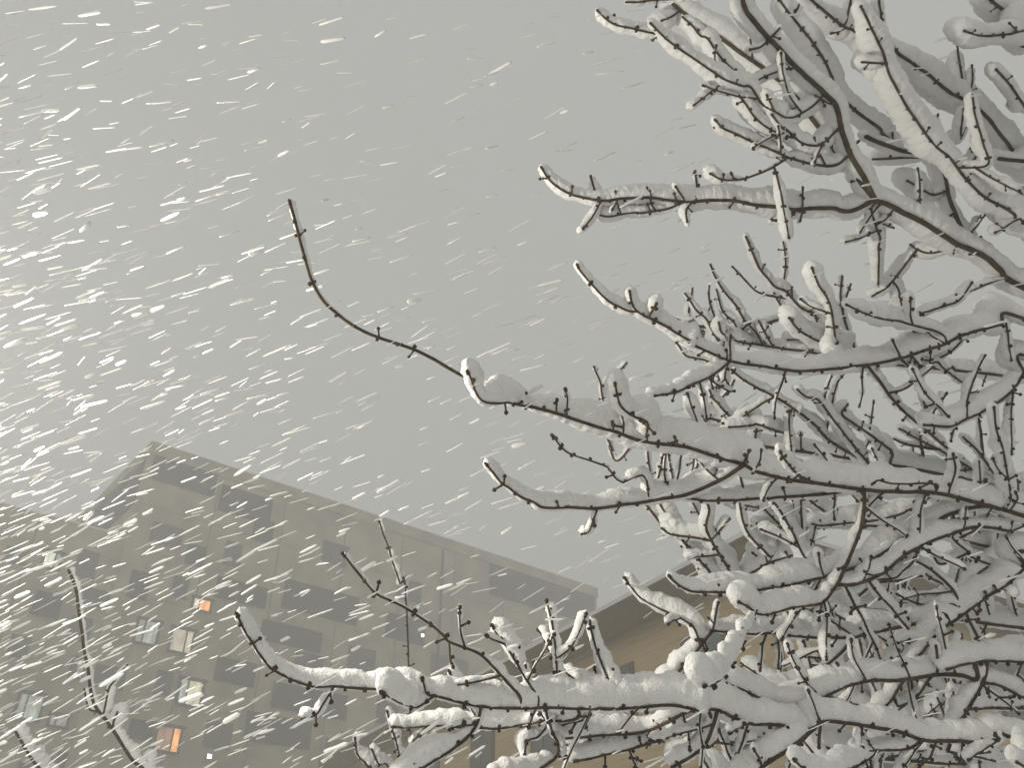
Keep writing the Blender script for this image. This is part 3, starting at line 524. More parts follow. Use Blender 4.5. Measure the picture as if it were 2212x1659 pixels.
(0,3.5,3.3,[32,34,35,35,34,33],[(1316,2637,2773),(1299,2681,2738),(1276,2708,2722),(1254,2730,2707),(1196,2754,2708)]),
(1,6.2,5.1,[77,81,83,81,78,73,65,57,51,45],[(1531,3609,4276),(1487,3355,4296),(1380,3250,4271),(1293,3169,4306),(1232,3136,4310),(1190,3096,4327),(1143,3047,4349),(1116,3008,4369),(1078,2938,4406),(1065,2918,4416)]),
(1,5.7,4.5,[63,34,15,10,14,14],[(1449,3318,4287),(1399,3337,4347),(1371,3336,4400),(1311,3320,4396),(1235,3289,4389),(1177,3258,4392),(1100,3187,4421),(1055,3145,4439)]),
(1,5.6,4.5,[61,59,62,57,38,19],[(1271,3551,4276),(1201,3439,4281),(1112,3306,4256),(1072,3251,4286),(1013,3190,4314),(953,3114,4352),(926,3065,4379)]),
(1,5.4,4.6,[65,61,59,53,41,29],[(1062,3492,4291),(1050,3513,4253),(1011,3469,4276),(984,3433,4301),(955,3393,4331),(914,3366,4347),(878,3328,4374),(847,3294,4398)]),
(1,4.7,4.3,[30,26,22,20,20,20],[(968,3411,4317),(1007,3421,4349),(994,3407,4410),(986,3375,4457),(986,3343,4504)]),
(1,5.0,4.6,[63,60,57,51,43,35],[(1148,3361,4267),(1125,3436,4279),(1107,3450,4348),(1062,3425,4385),(1043,3401,4420),(1024,3360,4479)]),
(1,5.4,5.0,[56,57,58,60,62,64],[(1321,3562,4276),(1245,3410,4231),(1208,3370,4289)]),
(1,5.7,5.3,[76,78,80,79,73,67],[(1236,3542,4277),(1102,3397,4184),(1010,3343,4193),(988,3296,4220)]),
(1,7.8,4.4,[79,80,79,78,75,72,69,68,66,64,62,59,56,53,49,45,41],[(1798,3798,3740),(1786,3810,3696),(1651,3660,3687),(1408,3359,3602),(1295,3218,3610),(1213,3166,3640),(1106,3106,3670),(1201,3112,3597),(1113,3060,3624),(1061,3031,3639),(1020,3012,3645),(948,2970,3665),(900,2935,3686)]),
(1,7.3,4.5,[74,74,72,70,69,67,65,63,59,55,50],[(1796,3797,3740),(1778,3788,3696),(1528,3378,3567),(1415,3239,3594),(1349,3168,3635),(1301,3120,3662),(1241,3094,3662),(1201,3063,3676)]),
(1,7.4,4.9,[74,73,71,69,70,67,63,60,56],[(1869,3817,3737),(1802,3622,3696),(1598,3321,3586),(1508,3265,3621),(1430,3218,3650),(1448,3183,3677)]),
(1,5.5,4.5,[72,77,78,69,57,43],[(1158,3641,3744),(1109,3396,3711),(1018,3320,3675),(948,3268,3682),(900,3210,3704),(872,3182,3713),(855,3149,3728)]),
(1,5.4,4.4,[58,59,60,61,62,62,62,62,61],[(1340,3685,3744),(1264,3422,3658),(1078,3119,3516),(1012,3090,3524),(988,3087,3515),(891,3067,3493)]),
(1,5.9,4.9,[80,84,88,87,81,75],[(1017,3319,3675),(928,3355,3709),(817,3304,3709),(783,3271,3726)]),
(1,4.8,4.4,[50,54,59,58,52,47],[(1071,3495,4290),(975,3383,4023),(914,3351,4039),(858,3333,4039),(809,3315,4043),(774,3274,4075)]),
(1,4.8,4.5,[37,37,36,35,33,32,30,29],[(613,3496,3752),(499,3722,3710),(435,3522,3933),(420,3467,3992),(392,3416,4045)]),
(1,5.1,4.4,[29,31,32,34,35,36],[(489,3691,3745),(418,3418,3689)]),
(1,4.9,4.2,[38,35,33,30,26,22],[(729,3531,3745),(643,3515,3450),(614,3444,3517),(598,3364,3591)]),
(1,4.9,4.2,[38,35,33,30,26,22],[(816,3558,3740),(730,3514,3449),(714,3465,3493),(691,3378,3571)]),
(1,4.9,4.2,[38,35,33,30,26,22],[(873,3572,3740),(804,3507,3460),(824,3441,3515),(839,3381,3566)]),
(1,6.6,5.0,[65,69,72,76,72,66,58],[(985,3669,3036),(915,3488,3035),(827,3281,3032),(792,3225,3060),(764,3172,3088),(766,3098,3129),(753,3061,3148)]),
(1,4.9,4.3,[48,62,73,78,68,52],[(791,3225,3061),(721,3217,3072),(630,3209,3083),(595,3197,3101)]),
(1,7.1,5.5,[78,82,87,86,79,73],[(868,3622,3039),(846,3528,3040),(770,3360,3028),(720,3316,3066),(678,3275,3102)]),
(1,5.8,4.8,[67,72,76,78,81,83],[(630,3209,3083),(617,3359,3209),(586,3325,3233),(554,3289,3259)]),
(1,4.9,4.6,[73,73,72,71,71,71],[(868,3622,3039),(708,3385,3156),(666,3343,3201),(609,3286,3262)]),
(1,4.5,4.1,[51,53,54,54,54,54],[(771,3184,3082),(796,3359,3213),(748,3284,3265)]),
(1,4.3,4.3,[28,29,31,32,34,35],[(789,3220,3063),(853,3146,3117)]),
(1,5.0,4.3,[56,55,54,55,53,52,50],[(1148,3495,3224),(1039,3287,3023),(984,3217,3026),(926,3168,3061),(901,3125,3097),(878,3059,3151)]),
(1,5.6,4.7,[67,67,67,67,68,69,70,65,61,57],[(1356,3810,3030),(1239,3374,2984),(1159,3231,2977),(1117,3179,3013),(1070,3107,3066),(993,3013,3131)]),
(1,4.7,4.4,[48,46,45,45,46,46],[(1268,3522,3249),(1165,3260,3019),(1140,3179,3062),(1117,3048,3168)]),
(1,4.2,3.6,[39,44,48,50,48,47],[(1118,3180,3013),(1052,3160,3042),(969,3140,3070)]),
(1,5.3,4.3,[78,79,80,81,83,82,79,76,73,70],[(1912,3701,3316),(1855,3439,3368),(1689,3366,3271),(1618,3365,3239),(1474,3344,3203),(1359,3322,3182),(1271,3306,3165),(1230,3292,3166)]),
(1,5.0,4.4,[66,69,72,71,67,63],[(1171,3743,3029),(1170,3584,3103),(1077,3520,3096),(1011,3452,3110)]),
(2,12.0,8.5,[0,0,0,0,0,0,0,0,0,0,0,0,0,0,0,0,0,61,65,62,51,38,31,29,26,25,33,31],[(-1750,5600,-20),(-1800,5550,900),(-1780,5500,1800),(-2011,5687,2505),(-2100,5582,2604),(-2167,5516,2663),(-2219,5472,2700),(-2282,5377,2790),(-2331,5303,2860),(-2406,5195,2961),(-2416,5075,3080),(-2428,4980,3173),(-2432,4887,3265),(-2436,4794,3357),(-2439,4721,3429),(-2446,4684,3465),(-2470,4628,3518)]),
(2,6.0,6.0,[88,88,88,88,89,89],[(-2148,5534,2646),(-2191,5533,2736)]),
(2,5.4,5.4,[75,63,52,42,33,23],[(-2370,5247,2912),(-2448,5255,2936),(-2488,5225,3033)]),
(2,5.9,5.9,[58,60,63,56,40,23],[(-2359,5263,2898),(-2336,5202,3027),(-2307,5183,3071),(-2240,5149,3151)]),
(2,10.0,7.9,[0,0,0,0,0,0,0,0,0,0,0,0,0,0,0,0,0,0,0,75,74,72,69,65,60,55],[(-1800,5550,900),(-2100,5500,1600),(-2537,5602,2454),(-2603,5416,2552),(-2654,5283,2618),(-2687,5151,2688),(-2708,5033,2751)]),
(2,5.8,6.3,[75,84,94,94,84,75],[(-2307,5339,2826),(-2307,5306,2861),(-2277,5255,2912)]),
(3,5.9,4.3,[0,0,0,0,0,0,0,0,0,0,0,0,0,0,0,0,0,0,0,0,0,0,0,0,36,34,29,25],[(-200,4900,-20),(-400,4631,1590),(-539,4361,3199),(-572,4256,3300),(-604,4172,3379),(-636,4082,3463),(-664,4016,3524)]),
(3,5.2,4.5,[0,0,0,0,0,0,0,0,0,0,0,0,0,0,0,0,0,0,0,0,0,41,43,45,42,40],[(-200,4900,500),(-369,4618,1427),(-479,4335,2355),(-505,4222,2453),(-525,4137,2526),(-554,4037,2611)]),
(3,4.8,4.4,[0,0,0,0,0,0,0,0,0,0,0,0,0,0,0,0,0,0,41,43,39],[(-200,4900,800),(-393,4563,1568),(-527,4227,2336),(-583,4101,2406),(-606,4028,2449)]),
(3,4.8,4.4,[0,0,0,0,0,0,0,0,0,0,0,0,0,0,0,0,0,47,47,43],[(-200,4900,1000),(-432,4563,1668),(-604,4227,2336),(-639,4126,2405),(-675,4068,2441),(-679,4000,2489)]),
(1,13.3,6.5,[105,105,105,105,105,105,105,105,105,105,105,105,105,105,107,109,112,114,115,113,111,109,107,104,99,94,89,84],[(5200,5600,3076),(4191,4895,3417),(3181,4189,3626),(2455,3975,3703),(1816,3802,3740),(1210,3653,3745),(816,3558,3740),(613,3496,3752)]),
(1,12.6,6.1,[110,110,110,110,110,110,110,110,110,110,110,110,110,110,110,112,114,116,118,117,114,110,107,103,96,90,84,78],[(5200,5600,2453),(4121,4987,2794),(3043,4374,3003),(2316,4128,3036),(1691,3926,3031),(1177,3746,3029),(868,3622,3039)]),
(1,12.1,6.1,[98,98,98,98,98,98,98,98,98,98,98,98,98,98,98,100,102,104,105,104,101,98,95,91,86,80,75,70],[(5200,5600,3705),(4260,4800,4046),(3320,3999,4255),(2568,3825,4287),(2035,3722,4274),(1597,3624,4276),(1247,3546,4276),(1051,3489,4292)]),
(1,10.7,5.3,[108,108,108,108,108,108,108,108,108,108,108,108,108,108,108,108,108,110,113,116,116,113,109,105,101,96,91,86],[(5200,5600,2832),(4087,4797,3173),(2974,3993,3382),(2391,3868,3303),(1889,3693,3316),(1463,3564,3290),(1148,3495,3224)]),
(1,12.3,6.0,[112,112,112,112,112,112,112,112,112,112,112,112,112,112,112,113,115,117,120,121,118,116,113,110,103,97,90,84],[(5200,5600,2123),(4087,5040,2464),(2974,4480,2673),(2255,4238,2677),(1758,4106,2613),(1291,3900,2650),(962,3800,2604)]),
(1,10.4,5.6,[110,110,110,110,110,110,110,110,110,110,110,110,110,110,111,113,115,117,119,116,113,110,107,103,98,93,89,84],[(5200,5600,1807),(4052,5088,2148),(2905,4576,2357),(2241,4370,2441),(1658,4228,2452),(1212,4086,2500),(620,3944,2488),(378,3899,2459)]),
(1,7.9,4.8,[86,99,107,107,94,75],[(2061,4047,3034),(1956,4042,3038),(1850,4027,3051),(1750,4005,3077),(1654,3977,3111),(1568,3940,3159)]),
(1,6.6,4.5,[72,83,89,89,78,61],[(1523,3868,3030),(1563,3831,3060),(1598,3778,3081),(1643,3741,3095),(1690,3707,3104),(1738,3676,3108)]),
(1,5.5,4.4,[53,57,59,57,50,42],[(1643,3741,3095),(1671,3719,3089),(1687,3670,3074),(1708,3634,3064),(1727,3596,3057),(1747,3559,3049)]),
(1,7.0,4.5,[70,81,88,88,78,62],[(1171,3743,3029),(1231,3795,2962),(1286,3853,2893),(1320,3915,2815),(1341,3979,2735),(1338,4044,2652)]),
(1,5.4,4.5,[53,57,60,59,52,45],[(1320,3915,2815),(1354,3922,2815),(1391,3937,2818),(1425,3950,2815),(1459,3966,2809),(1491,3984,2800)]),
(1,6.2,4.5,[92,106,116,116,103,82],[(1254,3773,3029),(1315,3805,2998),(1386,3840,2980),(1459,3865,2969),(1535,3887,2962),(1612,3904,2961)]),
(1,5.8,4.5,[94,108,116,115,100,79],[(1684,3923,3031),(1711,3935,2974),(1729,3916,2911),(1756,3909,2856),(1777,3904,2798),(1791,3901,2738)]),
(1,6.7,4.5,[69,73,78,75,66,57],[(1756,3909,2856),(1741,3920,2832),(1718,3922,2809),(1692,3925,2789),(1665,3927,2770),(1637,3928,2755)]),
(1,5.5,4.5,[75,87,94,94,83,66],[(1353,3808,3030),(1418,3827,3002),(1481,3849,2971),(1548,3867,2945),(1614,3885,2918),(1677,3908,2886)]),
(1,6.4,4.5,[57,60,64,62,55,47],[(1548,3867,2945),(1557,3892,2909),(1565,3917,2873),(1573,3942,2837),(1584,3967,2801),(1601,3990,2767)]),
(1,6.9,4.8,[70,80,86,85,74,58],[(2558,4211,3026),(2557,4142,3078),(2546,4040,3114),(2558,3961,3150),(2568,3881,3185),(2581,3805,3217)]),
(1,7.5,4.7,[51,54,58,56,49,42],[(2558,3961,3150),(2523,3937,3177),(2482,3910,3200),(2440,3888,3220),(2397,3866,3240),(2350,3850,3252)]),
(1,7.1,4.7,[95,109,117,116,101,80],[(2048,4042,3034),(2081,3975,3096),(2111,3885,3143),(2162,3817,3182),(2222,3758,3208),(2288,3706,3223)]),
(1,6.9,4.6,[67,76,82,82,72,57],[(1789,3958,3032),(1802,3899,3090),(1801,3821,3141),(1807,3754,3194),(1825,3689,3243),(1840,3624,3292)]),
(1,5.9,4.8,[97,111,119,117,102,80],[(2546,4207,3026),(2605,4190,3005),(2642,4137,2977),(2689,4096,2960),(2734,4047,2956),(2774,3991,2961)]),
(1,5.4,4.6,[70,75,78,75,65,55],[(2689,4096,2960),(2712,4061,2962),(2710,3989,2951),(2720,3937,2943),(2730,3890,2929),(2739,3845,2911)]),
(1,7.0,4.3,[88,100,107,106,92,72],[(960,3659,3036),(1000,3609,3060),(1034,3528,3062),(1074,3467,3068),(1116,3411,3066),(1158,3359,3060)]),
(1,6.8,4.2,[64,68,72,69,61,52],[(1074,3467,3068),(1065,3442,3095),(1048,3411,3117),(1026,3386,3138),(1004,3361,3159),(980,3336,3179)]),
(1,6.9,4.4,[80,91,98,97,85,67],[(1461,3564,3289),(1401,3521,3317),(1329,3458,3329),(1266,3404,3350),(1203,3351,3370),(1143,3297,3392)]),
(1,6.2,4.3,[58,62,66,64,56,48],[(1266,3404,3350),(1258,3374,3378),(1240,3335,3399),(1218,3302,3421),(1192,3271,3440),(1161,3242,3456)]),
(1,5.8,4.6,[96,110,119,118,104,82],[(1915,3702,3316),(1836,3731,3256),(1744,3741,3199),(1648,3751,3154),(1548,3753,3121),(1446,3751,3093)]),
(1,7.4,4.5,[71,75,79,76,66,56],[(1648,3751,3154),(1595,3727,3148),(1531,3672,3134),(1477,3628,3132),(1424,3582,3130),(1371,3537,3129)]),
(1,6.4,4.7,[100,115,125,125,111,88],[(2055,3752,3312),(2099,3794,3262),(2140,3846,3211),(2175,3896,3156),(2205,3947,3100),(2232,3999,3043)]),
(1,7.2,4.5,[75,80,83,79,69,58],[(2175,3896,3156),(2193,3868,3138),(2185,3799,3100),(2188,3751,3070),(2186,3708,3034),(2179,3668,2994)]),
(1,6.3,4.8,[79,91,100,101,89,72],[(2283,3831,3306),(2239,3885,3259),(2205,3960,3223),(2161,4023,3183),(2121,4089,3139),(2075,4153,3098)]),
(1,8.0,4.8,[61,64,68,66,58,50],[(2161,4023,3183),(2115,4019,3184),(2070,4005,3192),(2026,3992,3203),(1985,3975,3219),(1949,3955,3241)]),
(1,7.4,4.6,[74,84,91,90,78,62],[(2288,3833,3306),(2310,3782,3344),(2307,3706,3374),(2307,3641,3411),(2298,3575,3448),(2276,3510,3485)]),
(1,8.3,4.9,[102,117,128,128,113,90],[(2748,3946,3351),(2789,3922,3396),(2830,3902,3447),(2857,3875,3500),(2878,3848,3556),(2893,3820,3612)]),
(1,5.7,4.8,[77,81,85,82,71,61],[(2857,3875,3500),(2874,3855,3483),(2866,3807,3446),(2867,3776,3413),(2867,3746,3380),(2865,3717,3345)]),
(1,7.0,4.3,[61,70,75,73,64,50],[(1388,3548,3274),(1314,3521,3253),(1227,3449,3218),(1150,3394,3198),(1074,3340,3177),(1001,3282,3162)]),
(1,5.0,4.2,[44,47,49,47,41,35],[(1150,3394,3198),(1124,3368,3200),(1091,3318,3191),(1064,3278,3189),(1038,3239,3187),(1015,3198,3187)]),
(1,5.5,4.7,[87,100,109,109,96,77],[(2053,3751,3312),(2139,3733,3343),(2224,3714,3381),(2295,3683,3434),(2364,3650,3489),(2419,3611,3554)]),
(1,5.3,4.4,[89,101,109,109,95,75],[(1330,3535,3262),(1255,3500,3288),(1168,3455,3294),(1083,3423,3300),(999,3391,3303),(915,3362,3303)]),
(1,7.5,4.6,[78,90,99,99,88,70],[(1788,3663,3310),(1741,3661,3336),(1699,3675,3367),(1651,3686,3387),(1600,3705,3397),(1549,3728,3400)]),
(1,6.7,4.5,[60,63,66,63,54,46],[(1651,3686,3387),(1635,3639,3397),(1598,3552,3386),(1572,3486,3385),(1541,3421,3382),(1510,3356,3379)]),
(1,6.7,4.7,[65,74,80,80,70,56],[(2417,3874,3306),(2462,3847,3331),(2501,3812,3349),(2544,3782,3368),(2591,3757,3381),(2638,3734,3390)]),
(1,6.6,4.8,[48,52,56,54,48,42],[(2544,3782,3368),(2590,3811,3368),(2652,3872,3376),(2700,3923,3373),(2744,3975,3366),(2788,4028,3358)]),
(1,5.0,4.3,[91,104,113,112,98,78],[(1123,3850,2626),(1066,3852,2611),(1011,3851,2585),(962,3858,2554),(915,3867,2521),(877,3881,2481)]),
(1,5.6,4.2,[67,71,75,72,63,54],[(962,3858,2554),(937,3858,2524),(905,3835,2491),(875,3821,2462),(842,3806,2436),(807,3789,2411)]),
(1,7.2,4.5,[76,86,92,91,79,62],[(1922,4150,2635),(1836,4131,2609),(1738,4076,2566),(1656,4047,2521),(1581,4021,2471),(1510,3996,2419)]),
(1,6.7,4.5,[55,58,62,61,54,47],[(1656,4047,2521),(1642,4048,2542),(1639,4065,2570),(1635,4072,2598),(1630,4078,2625),(1625,4085,2653)]),
(1,5.6,4.2,[73,84,91,90,79,62],[(1127,3851,2627),(1168,3877,2562),(1198,3882,2491),(1242,3894,2429),(1282,3906,2366),(1324,3916,2306)]),
(1,6.0,4.3,[62,71,78,78,69,55],[(1054,3829,2617),(1113,3872,2571),(1172,3931,2524),(1220,3987,2470),(1257,4047,2411),(1279,4110,2347)]),
(1,6.0,4.4,[47,50,54,52,46,40],[(1220,3987,2470),(1220,4011,2451),(1221,4047,2435),(1217,4077,2419),(1212,4107,2402),(1208,4137,2385)]),
(1,6.8,4.5,[83,95,102,102,89,70],[(1894,4143,2631),(1823,4148,2601),(1749,4139,2561),(1687,4144,2516),(1623,4147,2473),(1568,4155,2423)]),
(1,5.2,4.5,[61,65,69,67,59,51],[(1687,4144,2516),(1670,4165,2483),(1654,4186,2450),(1646,4208,2416),(1647,4231,2381),(1653,4253,2346)]),
(1,5.6,4.7,[91,105,115,116,103,82],[(1933,4154,2636),(1967,4137,2692),(2024,4148,2749),(2080,4147,2802),(2139,4148,2853),(2201,4149,2903)]),
(1,7.6,4.8,[90,103,111,110,96,76],[(2785,4418,2675),(2822,4357,2727),(2848,4273,2766),(2886,4205,2805),(2918,4135,2847),(2954,4069,2883)]),
(1,6.3,4.6,[66,70,73,69,60,51],[(2886,4205,2805),(2862,4143,2834),(2806,4037,2849),(2773,3954,2868),(2742,3872,2887),(2714,3791,2904)]),
(1,6.9,4.3,[69,79,84,84,73,57],[(1494,3991,2634),(1458,3920,2694),(1408,3819,2743),(1355,3736,2792),(1295,3658,2835),(1223,3586,2869)]),
(1,5.5,4.6,[78,90,99,100,88,71],[(1738,4097,2615),(1757,4079,2675),(1776,4084,2743),(1779,4078,2808),(1766,4073,2870),(1744,4069,2929)]),
(1,6.2,4.7,[60,64,68,66,58,50],[(1779,4078,2808),(1771,4071,2830),(1771,4072,2856),(1772,4068,2881),(1780,4064,2907),(1793,4060,2932)]),
(1,7.9,4.7,[66,75,81,81,71,56],[(2499,4322,2676),(2562,4338,2626),(2607,4337,2566),(2650,4350,2504),(2680,4368,2435),(2702,4387,2363)]),
(1,6.5,4.7,[48,52,55,53,47,40],[(2650,4350,2504),(2653,4366,2475),(2658,4375,2447),(2665,4387,2419),(2676,4398,2393),(2688,4409,2367)]),
(1,7.6,4.6,[64,73,79,78,68,54],[(2053,4186,2652),(2077,4191,2609),(2077,4172,2556),(2079,4168,2504),(2077,4163,2453),(2065,4159,2401)]),
(1,7.7,4.7,[64,73,79,79,70,55],[(2163,4214,2666),(2099,4190,2690),(2029,4160,2707),(1962,4134,2726),(1897,4105,2749),(1834,4076,2773)]),
(1,5.7,4.5,[48,50,53,50,44,37],[(1962,4134,2726),(1906,4109,2706),(1833,4044,2673),(1771,4000,2645),(1711,3957,2615),(1656,3918,2581)]),
(1,5.6,4.5,[65,75,82,83,74,59],[(1326,3916,2647),(1261,3934,2661),(1206,3978,2689),(1150,3997,2726),(1098,4011,2772),(1046,4024,2819)]),
(1,6.5,4.4,[50,53,56,54,47,40],[(1150,3997,2726),(1125,3997,2694),(1098,3972,2654),(1078,3961,2617),(1057,3949,2580),(1042,3937,2543)]),
(1,6.2,4.4,[72,82,87,86,75,59],[(1688,4235,2452),(1771,4188,2467),(1836,4108,2461),(1908,4059,2444),(1977,4015,2420),(2042,3974,2391)]),
(1,7.2,4.3,[52,55,57,55,48,41],[(1908,4059,2444),(1929,4036,2434),(1933,3975,2422),(1944,3931,2413),(1955,3886,2406),(1965,3840,2400)]),
(1,7.3,4.3,[87,100,106,105,91,71],[(1254,4099,2496),(1178,4095,2443),(1085,4038,2388),(993,3996,2352),(897,3940,2335),(805,3875,2332)]),
(1,6.0,4.2,[63,67,71,68,60,52],[(993,3996,2352),(952,3990,2349),(909,3978,2341),(869,3973,2330),(829,3968,2319),(790,3963,2307)]),
(1,5.2,4.5,[76,87,93,93,81,65],[(1609,4213,2458),(1627,4165,2508),(1630,4100,2556),(1630,4043,2606),(1616,3986,2656),(1585,3932,2701)]),
(1,6.5,4.3,[89,102,111,111,98,77],[(678,3958,2489),(746,3967,2471),(815,3964,2464),(886,3958,2463),(956,3952,2464),(1026,3945,2465)]),
(1,5.7,4.8,[70,81,88,89,79,63],[(2466,4441,2412),(2413,4469,2397),(2368,4514,2389),(2316,4547,2384),(2263,4576,2383),(2209,4598,2393)]),
(1,5.8,4.7,[85,98,108,109,97,78],[(1841,4273,2449),(1899,4246,2524),(1973,4248,2605),(2039,4234,2685),(2100,4217,2769),(2168,4201,2852)]),
(1,5.8,4.8,[66,70,75,73,65,56],[(2039,4234,2685),(2076,4244,2697),(2123,4273,2712),(2165,4292,2727),(2206,4308,2746),(2247,4324,2764)]),
(1,7.1,4.5,[75,86,95,95,84,67],[(1222,4089,2499),(1275,4060,2558),(1342,4049,2615),(1407,4030,2671),(1474,4012,2727),(1546,3996,2779)]),
(1,5.3,4.5,[57,61,65,63,55,48],[(1407,4030,2671),(1450,4034,2671),(1494,4045,2670),(1538,4055,2665),(1581,4064,2662),(1625,4074,2658)]),
(1,6.3,4.8,[88,101,111,112,99,79],[(2343,4402,2428),(2382,4473,2355),(2422,4571,2283),(2444,4659,2206),(2440,4745,2131),(2412,4828,2060)]),
(1,6.0,4.2,[64,73,78,78,68,53],[(697,3963,2489),(603,3956,2464),(503,3912,2444),(407,3878,2434),(313,3846,2422),(220,3805,2421)]),
(1,6.5,4.1,[47,49,52,50,43,37],[(407,3878,2434),(382,3848,2442),(357,3790,2444),(335,3744,2451),(314,3698,2459),(292,3653,2466)]),
(1,5.6,4.7,[74,84,91,90,79,62],[(2588,4479,2397),(2495,4450,2410),(2390,4402,2413),(2291,4371,2411),(2194,4344,2403),(2097,4319,2392)]),
(1,7.3,4.7,[54,58,62,60,53,46],[(2291,4371,2411),(2288,4362,2439),(2288,4365,2467),(2281,4362,2494),(2271,4361,2520),(2259,4360,2544)]),
(1,6.7,4.5,[67,77,83,82,71,56],[(2087,4333,2444),(2047,4275,2489),(1996,4185,2528),(1952,4111,2568),(1911,4037,2609),(1869,3965,2648)]),
(1,5.4,4.4,[49,52,54,52,45,38],[(1952,4111,2568),(1946,4060,2585),(1920,3965,2591),(1897,3892,2603),(1870,3820,2614),(1839,3748,2624)]),
(1,5.3,4.3,[80,91,97,96,83,65],[(1044,4046,2497),(989,4047,2434),(927,3999,2362),(868,3973,2299),(806,3944,2240),(742,3912,2185)]),
(1,6.7,4.2,[57,61,65,63,56,48],[(868,3973,2299),(846,3978,2296),(824,3986,2294),(801,3991,2294),(779,3997,2293),(756,4003,2291)]),
(1,5.9,5.0,[41,46,50,50,49,42,34],[(2425,3967,3705),(2332,3907,3753),(2215,3829,3776),(2104,3768,3800),(1993,3709,3821),(1884,3649,3843)]),
(1,8.4,5.0,[30,32,34,33,29,25],[(2104,3768,3800),(2061,3768,3804),(2021,3769,3813),(1980,3768,3822),(1939,3765,3834),(1901,3759,3850)]),
(1,8.6,5.1,[52,60,66,66,58,46],[(2300,3934,3712),(2232,3916,3745),(2164,3906,3775),(2089,3904,3790),(2013,3909,3795),(1937,3922,3788)]),
(1,8.2,5.0,[39,42,44,42,36,31],[(2089,3904,3790),(2067,3849,3814),(2026,3760,3816),(1998,3688,3828),(1974,3617,3838),(1950,3547,3848)]),
(1,8.4,5.0,[41,47,51,50,44,34],[(2520,3995,3696),(2462,3943,3728),(2390,3863,3746),(2331,3796,3773),(2265,3733,3794),(2195,3673,3810)]),
(1,8.4,5.1,[30,32,35,34,30,26],[(2331,3796,3773),(2341,3787,3823),(2363,3802,3887),(2376,3805,3945),(2388,3807,4004),(2400,3808,4063)]),
(1,6.3,4.7,[49,57,61,61,53,42],[(940,3588,3741),(930,3538,3790),(929,3473,3828),(937,3416,3869),(952,3361,3908),(968,3306,3947)]),
(1,7.4,5.2,[43,49,53,53,47,37],[(1796,3669,4275),(1754,3615,4336),(1716,3550,4391),(1688,3489,4451),(1671,3427,4512),(1673,3365,4573)]),
(1,6.8,5.2,[32,34,36,36,31,27],[(1688,3489,4451),(1701,3484,4482),(1720,3493,4526),(1737,3496,4563),(1755,3498,4601),(1774,3500,4639)]),
(1,8.0,5.2,[52,61,66,67,59,47],[(1140,3515,4285),(1063,3510,4323),(989,3526,4371),(907,3539,4403),(824,3557,4430),(739,3588,4436)]),
(1,6.4,5.3,[40,43,46,45,40,35],[(907,3539,4403),(910,3535,4447),(921,3551,4509),(935,3556,4561),(947,3561,4615),(960,3566,4669)]),
(1,7.9,5.2,[48,56,61,61,53,43],[(1618,3629,4276),(1548,3596,4329),(1481,3565,4384),(1422,3529,4445),(1371,3488,4512),(1329,3444,4583)]),
(1,6.4,5.2,[36,39,41,40,35,30],[(1422,3529,4445),(1386,3531,4433),(1348,3528,4419),(1312,3527,4406),(1275,3526,4393),(1239,3526,4380)]),
(0,3.4,2.5,[0,0,0,0,0,0],[(1600,2644,2920),(1594,2650,2913),(1588,2656,2906),(1583,2662,2898)]),
(0,3.5,2.4,[31,39,47,50,48,46],[(1356,2575,2937),(1334,2600,2881),(1325,2627,2823),(1313,2653,2766)]),
(0,3.7,2.4,[24,31,37,39,38,36],[(1210,2546,2928),(1175,2561,2905),(1146,2580,2877),(1123,2601,2845)]),
(0,3.4,2.4,[24,30,37,39,38,36],[(1070,2513,2925),(1045,2504,2971),(1020,2494,3018),(991,2485,3064)]),
(0,3.3,2.3,[21,27,32,34,33,31],[(839,2452,2928),(818,2460,2910),(802,2471,2889),(791,2483,2865)]),
(0,3.5,2.3,[26,33,40,43,41,39],[(651,2382,2956),(603,2356,3007),(575,2324,3069),(551,2290,3132)]),
(0,3.4,2.2,[0,0,0,0,0,0],[(500,2329,2972),(494,2300,2964),(489,2270,2955),(484,2241,2947)]),
(0,3.5,2.2,[18,22,27,29,27,26],[(336,2278,2981),(335,2243,2999),(325,2210,3016),(314,2176,3032)]),
(0,2.9,2.2,[9,12,14,15,14,14],[(162,2212,3002),(162,2178,3012),(162,2144,3022),(155,2110,3030)]),
(0,3.3,2.3,[9,12,14,15,15,14],[(650,2447,2915),(614,2431,2940),(584,2411,2971),(554,2392,3002)]),
(0,3.6,2.3,[9,12,15,16,15,14],[(502,2463,2866),(483,2444,2918),(483,2423,2973),(497,2402,3029)]),
(0,3.3,2.3,[0,0,0,0,0,0],[(275,2408,2800),(273,2413,2812),(271,2418,2825),(269,2422,2837)]),
(0,4.0,2.5,[19,25,30,32,31,29],[(1061,2586,2944),(1068,2620,2928),(1071,2653,2912),(1081,2686,2896)]),
(0,4.1,2.4,[14,18,21,23,22,21],[(768,2583,2918),(752,2564,2979),(743,2542,3043),(729,2521,3106)]),
(0,3.8,2.4,[21,27,32,34,33,31],[(1641,2575,2988),(1621,2563,3004),(1602,2551,3020),(1590,2537,3040)]),
(0,3.2,2.4,[12,15,18,19,19,18],[(1131,2550,2875),(1199,2592,2846),(1271,2632,2820),(1337,2678,2785)]),
(0,3.4,2.3,[0,0,0,0,0,0],[(1041,2578,2685),(1022,2552,2671),(1002,2526,2657),(984,2500,2641)]),
(0,3.9,2.3,[19,24,29,30,29,28],[(1087,2596,2639),(1101,2592,2664),(1117,2589,2688),(1127,2584,2714)]),
(0,3.8,2.4,[18,23,27,29,27,26],[(1318,2637,2774),(1350,2629,2741),(1383,2616,2713),(1416,2602,2685)]),
(0,3.4,2.4,[17,22,26,28,27,25],[(1486,2662,2845),(1492,2647,2863),(1491,2631,2883),(1494,2615,2903)]),
